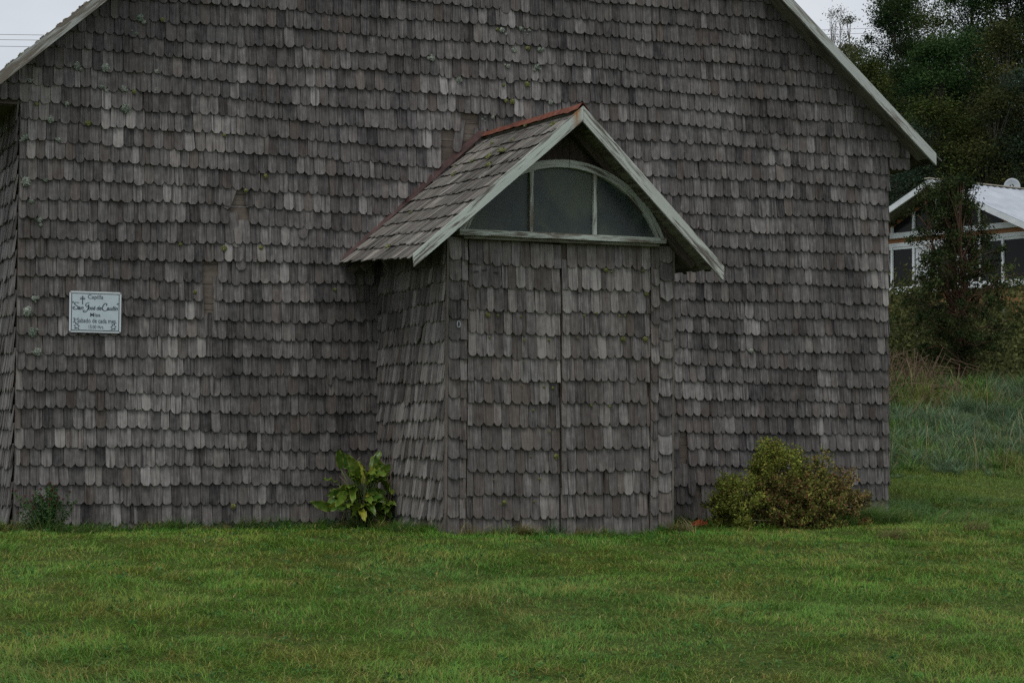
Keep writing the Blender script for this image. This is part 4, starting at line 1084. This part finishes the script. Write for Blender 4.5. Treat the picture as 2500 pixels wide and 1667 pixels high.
# ------------------------------------------------------------------ grassy bank behind the church
def bank_points(n, x0, x1, y0, y1):
    P = np.column_stack([RNG.uniform(x0, x1, n), RNG.uniform(y0, y1, n)])
    D = (P-C2)@FV; lat = (P-C2)@RV
    return P[(lat/D > .145) & (lat/D < .32)]
T2 = bank_points(2600, 9.9, 24, 3.7, 11.5); Pb, Lb, Hb, Cb = [], [], [], []
for q in T2:
    cl = float(vnoise(q[0], q[1], 1.5, 62))*.6+float(vnoise(q[0], q[1], .5, 63))*.4+RNG.normal(0, .08)
    m_ = int(RNG.integers(26, 64)); a = RNG.uniform(0, 6.28, m_); rr = np.abs(RNG.normal(0, .09, m_)); hh0 = RNG.uniform(.18, .5)*np.interp(q[1], [3.7, 5.0, 8], [.35, .85, 1.0])
    pz = np.column_stack([q[0]+np.cos(a)*rr, q[1]+np.sin(a)*rr]); Pb.append(np.column_stack([pz, H(pz[:, 0], pz[:, 1])-.02])); a2 = a+RNG.normal(0, .6, m_)-.25*np.sin(a+1.2); Lb.append(np.stack([np.cos(a2), np.sin(a2), np.zeros(m_)], 1)); Hb.append(hh0*RNG.uniform(.5, 1.2, m_))
    base_c = np.array([.14, .225, .125]) if cl > .54 else (np.array([.11, .22, .045]) if cl > .38 else np.array([.18, .23, .055])); base_c = base_c*RNG.uniform(.7, 1.2)
    c = np.tile(base_c, (m_, 1))*RNG.uniform(.6, 1.35, (m_, 1)); dry = RNG.uniform(0, 1, m_) < (.07 if cl > .45 else .2); c[dry] = np.array([.36, .29, .14])*RNG.uniform(.6, 1.1); Cb.append(c)
Pb = np.concatenate(Pb); Lb = np.concatenate(Lb); Hb = np.concatenate(Hb); Cb = np.concatenate(Cb); n = len(Pb)
V, fl_, cn, m_ = blades(Pb, Lb, Hb, RNG.uniform(.006, .012, n), 3, RNG.uniform(.3, 1.25, n))
o = np_mesh('tall_grass', V, fl_, cn, M['grass'], np.repeat(Cb, m_, axis=0)); tag(o, 'tall grey green grass tussocks on the bank behind the church', 'grass', kind='stuff')
# seed stalks
n = 220; P2 = bank_points(2400, 9.9, 24, 3.5, 11.5)[:n]; n = len(P2); a = RNG.uniform(0, 6.28, n)
V, fl_, cn, m_ = blades(np.column_stack([P2, H(P2[:, 0], P2[:, 1])]), np.stack([np.cos(a), np.sin(a), np.zeros(n)], 1), RNG.uniform(.4, .85, n), np.full(n, .008), 4, RNG.uniform(.1, .6, n))
o = np_mesh('dry_stalks', V, fl_, cn, M['grass'], np.repeat(np.array([.4, .33, .18])*RNG.uniform(.5, 1.1, (n, 1)), m_, axis=0)); tag(o, 'thin dry stalks standing in the tall grass bank', 'stalks', kind='stuff')
# lawn between the corner and the bank
P2 = bank_points(60000, 9.6, 16, 0, 5.6); P2 = P2[outside(P2)]; n = len(P2); ang = RNG.uniform(0, 6.28, n); tall = vnoise(P2[:, 0], P2[:, 1], .8, 71)*np.interp(P2[:, 1], [0, .8, 2.0, 3.2, 4.5], [1.2, 1.5, .5, .1, .3])
c = np.array([.12, .24, .034])+(np.array([.18, .24, .045])-np.array([.12, .24, .034]))*vnoise(P2[:, 0], P2[:, 1], .7, 72)[:, None]; lo_ = (P2[:, 1] < 1.6)
c = np.where(lo_[:, None], c*.55+np.array([.085, .17, .09])*.45, c)*RNG.uniform(.7, 1.3, (n, 1))
V, fl_, cn, m_ = blades(np.column_stack([P2, H(P2[:, 0], P2[:, 1])-.01]), np.stack([np.cos(ang), np.sin(ang), np.zeros(n)], 1), (.04+.17*tall)*RNG.uniform(.6, 1.3, n), RNG.uniform(.005, .009, n), 2, RNG.uniform(.5, 1.3, n))
o = np_mesh('rough_grass', V, fl_, cn, M['grass'], np.repeat(c, m_, axis=0)); tag(o, 'rough green grass beyond the right corner of the church', 'grass', kind='stuff')
# brown bramble tangle
mb = MB()
for i in range(420):
    x = RNG.uniform(13.0, 17.2); y = 9.6+RNG.normal(0, .7)+(x-13.6)*.2; z = float(H(x, y)); a = RNG.uniform(0, 6.28); l = RNG.uniform(.4, 1.1); hz = RNG.uniform(.2, .75)
    p0 = Vector((x, y, z)); p1 = p0+Vector((math.cos(a)*l*.4, math.sin(a)*l*.3, hz)); p2 = p0+Vector((math.cos(a)*l, math.sin(a)*l*.6, hz*RNG.uniform(.3, 1)))
    mb.tube([p0, p1, p2], [.008, .006, .003], 3, cap=False)
o = mb.build('bramble', bark_mat('bramble_cane', (.05, .032, .02), (.16, .1, .06))); tag(o, 'brown dry bramble tangle below the dark tree', 'bramble', kind='stuff')
grass_tuft('dry_grass_clump', 18.4, 8.6, 300, .7, .5, -2.6, .4, 'pale straw grass clump at the right foot of the dark tree', cols=((.3, .25, .14), (.2, .16, .08), (.09, .12, .05)), p=(.5, .3, .2), wd=.012)

# ------------------------------------------------------------------ trees
KIND = dict(dark=[(.014, .03, .01), (.022, .042, .013), (.032, .055, .016)], mid=[(.02, .048, .015), (.032, .07, .02), (.046, .088, .024)], olive=[(.03, .044, .01), (.046, .062, .014), (.07, .085, .02)],
            blue=[(.022, .04, .024), (.032, .055, .034), (.048, .07, .045)], brown=[(.026, .034, .01), (.04, .048, .014), (.06, .062, .018)], sparse=[(.04, .055, .018), (.06, .075, .025), (.08, .085, .03)], bare=[(.09, .08, .04), (.07, .06, .035), (.1, .085, .05)],
            myrtle=[(.024, .038, .013), (.034, .05, .016), (.05, .066, .022)])
def make_tree(name, x, y, top, wid, kind, label, group=None, leaf=.16, ncl=46, per=150, trunks=1, bark='bark', low=.12, base=None, tr=.09):
    z = float(H(x, y)) if base is None else base; h = top-z
    root = empty(name, (x, y, z)); tag(root, label, 'tree', group)
    tm = MB(); Pl, Cl = [], []
    cols = KIND[kind]; spines = []
    for k in range(trunks):
        off = np.array([RNG.normal(0, .16), RNG.normal(0, .14), 0]) if trunks > 1 else np.zeros(3)
        lean = np.array([RNG.normal(0, .05*h) + off[0]*1.8, RNG.normal(0, .04*h)+off[1]*2, h*RNG.uniform(.8, .97)])
        pts = [np.array([x, y, z-.15])+off*.5]; rr = []
        for t in np.linspace(0, 1, 7)[1:]: pts.append(np.array([x, y, z])+off*.5+lean*t+np.array([RNG.normal(0, .018*h), RNG.normal(0, .018*h), 0])*math.sin(t*3))
        rad = tr*(1.2 if trunks == 1 else .7)*np.linspace(1, .18, 7)
        tm.tube(pts, rad, 7); spines.append(pts)
    for i in range(ncl):
        t = low+(1-low)*RNG.uniform(0, 1)**(.9 if kind != 'myrtle' else 1.15)
        sp = spines[RNG.integers(0, len(spines))]; f = min(t*.98, .999)*6; a0 = int(f); q = sp[a0]+(sp[min(6, a0+1)]-sp[a0])*(f-a0)
        prof = (math.sin(math.pi*min(1, (t-low)/(1-low)*.82+.16)))**.7 if kind != 'myrtle' else np.interp(t, [low, .25, .45, .6, .75, .88, 1], [.6, .95, 1, .72, .42, .28, .1])*(1 if RNG.uniform() > .12 else 1.3)
        a = RNG.uniform(0, 6.28); r = wid*.55*prof*RNG.uniform(.35, 1.1)
        e = np.array([q[0]+math.cos(a)*r, q[1]+math.sin(a)*r, min(top-.03*h, z+h*t+RNG.uniform(.0, .12)*h*.5)])
        tm.tube([q, (q+e)/2+np.array([0, 0, RNG.uniform(-.02, .05)*h]), e], [tr*.28, tr*.18, tr*.07], 4, cap=False)
        m_ = int(per*RNG.uniform(.5, 1.4)); s_ = wid*(RNG.uniform(.06, .15) if kind != 'myrtle' else RNG.uniform(.02, .05))
        pts = e+RNG.normal(size=(m_, 3))*np.array([s_, s_, s_*.75]); Pl.append(pts)
        cb = np.array(cols[RNG.integers(0, 3)])*RNG.uniform(.6, 1.35); Cl.append(cb*RNG.uniform(.65, 1.35, (m_, 1)))
    tm.build('trunk', M[bark], root, True)
    leaf_mesh('crown', np.concatenate(Pl), leaf, leaf*.5, np.concatenate(Cl), M['leaf'], root, .25)
    return root
TREES = [(44.7, 55.9, 19.4, 2.9, 'dark', 'round dark tree standing out against the sky on the hill'), (44.8, 58.0, 19.3, 1.3, 'sparse', 'thin sparse treetop just left of the round dark skyline tree'),
 (48.6, 59.7, 21.3, 3.3, 'olive', 'tall olive tree on the hill right of the round dark tree'), (52.8, 63.3, 22.8, 3.6, 'mid', 'tall mid green tree near the top of the hill'), (53.2, 61.0, 22.2, 3.6, 'dark', 'tall dark tree on the skyline at the upper right'),
 (54.3, 59.5, 22.0, 3.6, 'dark', 'dark tree cut by the right edge at the top of the hill'), (55.9, 58.9, 22.0, 3.4, 'olive', 'olive hill tree at the far right edge'),
 (39.3, 49.6, 15.4, 2.4, 'olive', 'olive tree just above the right slope of the church roof'), (41.9, 50.8, 15.6, 2.9, 'dark', 'dark tree halfway up the hill below the skyline tree'), (42.2, 48.5, 16.0, 2.9, 'mid', 'fresh green tree in the middle of the hill'),
 (44.0, 48.8, 16.6, 2.9, 'mid', 'bright green tree right of the middle of the hill'), (43.6, 45.7, 16.6, 2.8, 'brown', 'brownish green tree at the right of the hill'), (45.2, 45.1, 16.8, 3.0, 'dark', 'dark tree at the right edge halfway up the hill'),
 (36.0, 44.6, 12.3, 2.4, 'dark', 'dark tree low behind the church eave'), (37.3, 44.1, 12.0, 2.7, 'blue', 'blue green tree left above the house roof'), (39.3, 44.4, 13.1, 3.2, 'olive', 'broad olive tree directly above the house roof'),
 (40.8, 43.8, 13.4, 3.2, 'brown', 'broad brown green tree behind the house ridge'), (42.2, 43.2, 14.1, 2.8, 'blue', 'dark blue green tree behind the satellite dish'), (42.9, 41.8, 13.7, 2.9, 'dark', 'dark tree at the right edge behind the house')]
PROTO = {}
def hill_copy(t, k):
    kind = t[4]; var = (kind, k % 2 if kind in ('dark', 'mid', 'olive') else 0)
    if var not in PROTO:
        sp = kind == 'sparse'
        r = make_tree('hill_tree', 0, 0, 9.0, 2.9 if not sp else 1.3, kind, t[5], 'trees on the hillside', leaf=.1, ncl=130 if not sp else 34, per=240 if not sp else 120, low=.03, tr=.075, base=0.0)
        PROTO[var] = r; new = r
    else:
        r = PROTO[var]; new = r.copy(); COL.objects.link(new)
        for ch in r.children:
            c_ = ch.copy(); COL.objects.link(c_); c_.parent = new
        new['label'] = t[5]
    z = float(H(t[0], t[1])); kz = (t[2]-z)/9.0; kw = t[3]/(2.9 if kind != 'sparse' else 1.3)*1.08
    new.location = (t[0], t[1], z); new.rotation_euler = (0, 0, k*1.9); new.scale = (kw, kw, kz)
    return new
for k, t in enumerate(TREES): hill_copy(t, k)
make_tree('scrub_tree', 41.5, 55.2, 17.1, 1.8, 'sparse', 'sparse low treetop beside the two bare trees', 'trees on the hillside', leaf=.16, ncl=30, per=90, tr=.05)
for (x, y, tp, wd_, lb) in [(39.9, 53.6, 18.2, 1.3, 'left one of the two thin bare trees beside the church roof'), (41.3, 54.1, 18.6, 1.6, 'right one of the two thin bare trees beside the church roof')]:
    make_tree('bare_tree', x, y, tp, wd_, 'bare', lb, 'trees on the hillside', leaf=.07, ncl=70, per=20, low=.3, tr=.035)
# undergrowth covering the hill between the trunks
n = 130000; P2 = np.column_stack([RNG.uniform(30, 62, n), RNG.uniform(41, 72, n)])
D = (P2-C2)@FV; lat = (P2-C2)@RV; P2 = P2[(lat/D > .11) & (lat/D < .32)]; n = len(P2)
zz = H(P2[:, 0], P2[:, 1])+RNG.uniform(0, 1, n)**1.5*(.6+2.2*vnoise(P2[:, 0], P2[:, 1], 2.2, 81))
cb = np.array([.025, .04, .014])+np.array([.035, .035, .008])*vnoise(P2[:, 0], P2[:, 1], 1.6, 82)[:, None]
o = leaf_mesh('hill_undergrowth', np.column_stack([P2, zz]), .15, .085, cb*RNG.uniform(.6, 1.4, (n, 1)), M['leaf']); tag(o, 'dense dark undergrowth between the hillside trees', 'undergrowth', kind='stuff')

n = 70000; P2 = np.column_stack([RNG.uniform(17, 34, n), RNG.uniform(12.5, 27, n)]); D = (P2-C2)@FV; lat = (P2-C2)@RV; P2 = P2[(lat/D > .13) & (lat/D < .32)]; n = len(P2)
hz = (.35+1.5*vnoise(P2[:, 0], P2[:, 1], 1.4, 91))*np.interp(P2[:, 1], [12.5, 16, 24, 27], [.55, 1.1, 1.5, 1.2])
zz = H(P2[:, 0], P2[:, 1])+RNG.uniform(0, 1, n)**.8*hz; cb = np.array([.04, .05, .016])+np.array([.05, .045, .014])*vnoise(P2[:, 0], P2[:, 1], .9, 92)[:, None]
o = leaf_mesh('garden_scrub', np.column_stack([P2, zz]), .12, .06, cb*RNG.uniform(.5, 1.5, (n, 1)), M['leaf']); tag(o, 'dark tangled scrub below the house windows', 'scrub', kind='stuff')
make_tree('myrtle_tree', 18.42, 11.2, 5.6, 1.75, 'myrtle', 'dark bushy tree with cinnamon trunks in front of the house', None, leaf=.055, ncl=430, per=80, trunks=8, bark='redbark', low=.1, tr=.042)

# ------------------------------------------------------------------ house behind the tree
A0 = Vector((32.456, 34.366, 0)); GD = Vector((.248, -.969, 0)).normalized(); QD = Vector((.969, .248, 0)).normalized()
house = empty('house', (A0.x, A0.y, 4.3)); tag(house, 'orange timber house with white window frames and pale zinc roof', 'house')
def hp(s, z, q=0.0): return A0+GD*s+QD*q+Vector((0, 0, z))
AZ, SLP, HW = 8.83, .43, 4.9
def hbox(name, s0, s1, z0, z1, q0, q1, mat, parent=None):
    mb = MB()
    if (s1-s0) >= (z1-z0): mb.prism([(0, 0), (z1-z0, 0), (z1-z0, s1-s0), (0, s1-s0)], hp(s0, z0, q1), (0, 0, 1), GD, -QD, 0, q1-q0, back=True)
    else: mb.prism([(0, 0), (s1-s0, 0), (s1-s0, z1-z0), (0, z1-z0)], hp(s0, z0, q1), GD, (0, 0, 1), -QD, 0, q1-q0, back=True)
    return mb.build(name, mat, parent or house)
WQ = .75        # gable wall set back under the roof
# walls: board courses
mb = MB(); z = 3.3
while z < 8.6:
    for (sa, sb_) in ((-HW+.4, HW-.4),):
        zt = z+.16; lim = (AZ-.2-zt)/SLP; a, b = max(sa, -lim), min(sb_, lim)
        if b-a > .1: mb.prism([(0, 0), (.155, 0), (.155, b-a), (0, b-a)], hp(a, z, WQ), (0, 0, 1), GD, -QD, 0, .03, (random.gauss(1, .12), random.uniform(0, .4), 0), back=True)
    z += .16
mb.build('gable_wall', M['orange'], house)
for s_ in (-1, 1):
    mb = MB(); mb.prism([(0, 0), (3.4, 0), (3.4, 8.2), (0, 8.2)], hp(s_*(HW-.4), 3.3, WQ+.03), (0, 0, 1), QD, GD*s_, -.03, .03, back=True); mb.build('side_wall', M['orange'], house)
# roof slopes of corrugated sheet
for s_ in (-1, 1):
    mb = MB(); d = (GD*s_*1.0+Vector((0, 0, -SLP))); ln = (HW+.25)*math.sqrt(1+SLP*SLP); d.normalize(); nn_ = (GD*s_*SLP+Vector((0, 0, 1))).normalized()
    prev = None; nq = 130
    for i in range(nq+1):
        q = 9.6*i/nq; hgt_ = .016*math.sin(i*math.pi/2)
        b = len(mb.v); mb.v += [hp(0, AZ, q)+nn_*hgt_, hp(0, AZ, q)+d*ln+nn_*hgt_]; mb.t += [(1, 0, .5)]*2
        if prev is not None: mb.quad_uv([prev, prev+1, b+1, b] if s_ > 0 else [prev, b, b+1, prev+1], [(0, 0)]*4)
        prev = b
    r_ = mb.build('roof_slope', M['tin'], house); md = r_.modifiers.new('t', 'SOLIDIFY'); md.thickness = .02
    mb = MB(); mb.prism([(-.2, 0), (-.02, 0), (-.02, ln), (-.2, ln)], hp(0, AZ, .0), (0, 0, 1), d, -QD, -.06+.001*s_, .06, back=True); mb.build('fascia', M['white'], r_)
    mb = MB(); mb.prism([(0.05, .05), (WQ-.005, .05), (WQ-.005, ln), (.05, ln)], hp(0, AZ-.1, 0), QD, d, nn_, -.06, .04, back=True); mb.build('soffit', M['soffit'], r_)
mb = MB(); mb.beam(hp(0, AZ+.02, -.06), hp(0, AZ+.02, 9.6), .2, .03); mb.build('ridge_cap', simple('ridge_tan', (.4, .36, .28), .6, .15), house)
# white beams and window bands
hbox('beam', -HW+.5, 3.25, 7.19, 7.36, WQ-.12, WQ-.031, M['white'])
hbox('beam', -HW+.5, 3.25, 6.92, 7.04, WQ-.1, WQ-.031, M['white'])
hbox('beam', -HW+.5, 3.25, 5.44, 5.58, WQ-.12, WQ-.031, M['white'])
mull_s = [-4.3, -3.2, -2.2, -1.28, -.32, .55, 1.4, 2.3, 3.2]
for i in range(len(mull_s)-1):
    a, b = mull_s[i], mull_s[i+1]
    win = hbox('window', a, a+.085, 5.581, 6.919, WQ-.1, WQ-.031, M['white'])
    hbox('frame', a+.091, b-.001, 6.84, 6.918, WQ-.08, WQ-.035, M['white'], win); hbox('frame', a+.091, b-.001, 5.582, 5.66, WQ-.08, WQ-.035, M['white'], win)
    hbox('glass_pane', a+.091, b-.001, 5.661, 6.839, WQ-.05, WQ-.033, M['hglass'], win)
    if i in (3, 5): 
        mb = MB(); n_ = 14; prev = None
        s0, s1 = (a+.12, a+.12+(b-a)*.62) if i != 2 else (b-.62, b-.12)
        for k_ in range(n_+1):
            s_ = s0+(s1-s0)*k_/n_; q = WQ-.065+.012*math.sin(k_*1.7); bb = len(mb.v); mb.v += [hp(s_, 5.66, q), hp(s_-.0+.05*math.sin(k_), 6.83, q)]; mb.t += [(1, 0, .5)]*2
            if prev is not None: mb.quad_uv([prev, bb, bb+1, prev+1], [(0, 0)]*4)
            prev = bb
        mb.build('curtain', M['curtain'], win)
    # gable lights above the beam
    za, zb = AZ-.32-SLP*abs(a), AZ-.32-SLP*abs(b)
    if min(za, zb) > 7.45:
        gl = hbox('gable_light', a, a+.09, 7.361, za, WQ-.1, WQ-.031, M['white'])
        mb = MB(); pl = [(a+.091, 7.362), (b-.001, 7.362), (b-.001, zb), (a+.091, za)] if not (a < 0 < b) else [(a+.091, 7.362), (b-.001, 7.362), (b-.001, zb), (0, AZ-.34), (a+.091, za)]
        mb.prism(pl, hp(0, 0, WQ-.033), GD, (0, 0, 1), -QD, 0, .016, back=True); mb.build('glass_pane', M['hglass'], gl)
hbox('corner_post', 3.2, 3.32, 5.3, 7.4, WQ-.1, WQ-.031, M['white'])

# satellite dish on the ridge
dc = Vector((37.76, 37.63, 9.2)); dn = (CAM-dc); dn.z += 6; dn.normalize()
ds = empty('satellite_dish', tuple(dc-Vector((0, 0, .5)))); tag(ds, 'grey satellite dish with a dark emblem above the house roof', 'satellite dish')
du = dn.cross(Vector((0, 0, 1))).normalized()*-1; dv = dn.cross(du).normalized()
if dv.z < 0: dv = -dv
mb = MB(); R0 = .27; nr, na = 5, 28
for i in range(nr+1):
    rr = R0*i/nr
    for k in range(na): a = 2*math.pi*k/na; mb.v.append(dc+du*rr*math.cos(a)+dv*rr*1.05*math.sin(a)-dn*(.06*(1-(i/nr)**2))); mb.t.append((1, 0, .5))
for i in range(nr):
    for k in range(na): k2 = (k+1) % na; mb.quad_uv([i*na+k, i*na+k2, (i+1)*na+k2, (i+1)*na+k], [(0, 0)]*4)
o = mb.build('reflector', M['dish'], ds, True); md = o.modifiers.new('t', 'SOLIDIFY'); md.thickness = .012
mb = MB()
arcp = [(-.02+.085*math.cos(a), .02+.085*math.sin(a)) for a in np.linspace(-1.45, 1.45, 12)]; arci = [(-.02+.045*math.cos(a), .02+.05*math.sin(a)) for a in np.linspace(1.45, -1.45, 12)]
mb.prism(arcp+arci, dc, du, dv, dn, -.045, .004, back=True); mb.prism([(-.11, .10), (-.05, .10), (-.03, .02), (-.05, -.06), (-.11, -.06), (-.08, .02)], dc, du, dv, dn, -.045, .004, back=True); mb.build('emblem', M['dishlogo'], ds)
mb = MB(); mb.tube([dc-dn*.06, dc-dn*.2, dc-dn*.2-Vector((0, 0, .75))], .022, 6); mb.tube([dc-dv*.26, dc+dn*.3-dv*.1], .01, 5); mb.build('mast', M['dish'], ds)

# fence posts below the house
for (x, y, top, ln, lb) in [(22.97, 20.07, 3.74, 1.5, 'grey fence post with a slanting brace near the church corner'), (21.3, 20.6, 3.95, 1.6, 'grey fence post closest to the church corner'), (26.27, 23.04, 4.2, 1.6, 'pale fence post seen through the dark tree'), (25.94, 21.03, 4.0, 1.5, 'pale fence post right of the dark tree trunks'), (27.6, 21.6, 4.0, 1.5, 'fence post at the right edge of the picture')]:
    p = empty('fence_post', (x, y, top-ln)); tag(p, lb, 'fence post', 'fence posts below the house')
    mb = MB(); mb.tube([(x, y, top-ln), (x+.01, y, top-ln*.4), (x+.02, y, top)], [.065, .058, .05], 7); mb.build('post', M['grayboard'], p)
    if 'brace' in lb:
        mb = MB(); mb.tube([(x+.05, y-.05, top-.28), (x+.42, y-.15, top-.85)], .04, 6); mb.build('brace', M['grayboard'], p)

# power lines behind the church
for i, (z0, z1) in enumerate([(17.67, 21.9), (17.45, 21.65), (17.17, 21.2)]):
    mb = MB(); pts = []
    for t in np.linspace(-1.2, 2.2, 30):
        xx = 9.63+(51.7-9.63)*t; yy = 69.94+(74.5-69.94)*t; pts.append((xx, yy, z0+(z1-z0)*t-.35*(1-(2*t-1)**2)*.6))
    mb.tube(pts, .011, 4); o = mb.build('power_line', M['wire'])
    tag(o, ['topmost overhead wire crossing the sky behind the church', 'middle overhead wire crossing the sky behind the church', 'lowest overhead wire crossing the sky behind the church'][i], 'wire', 'overhead wires')
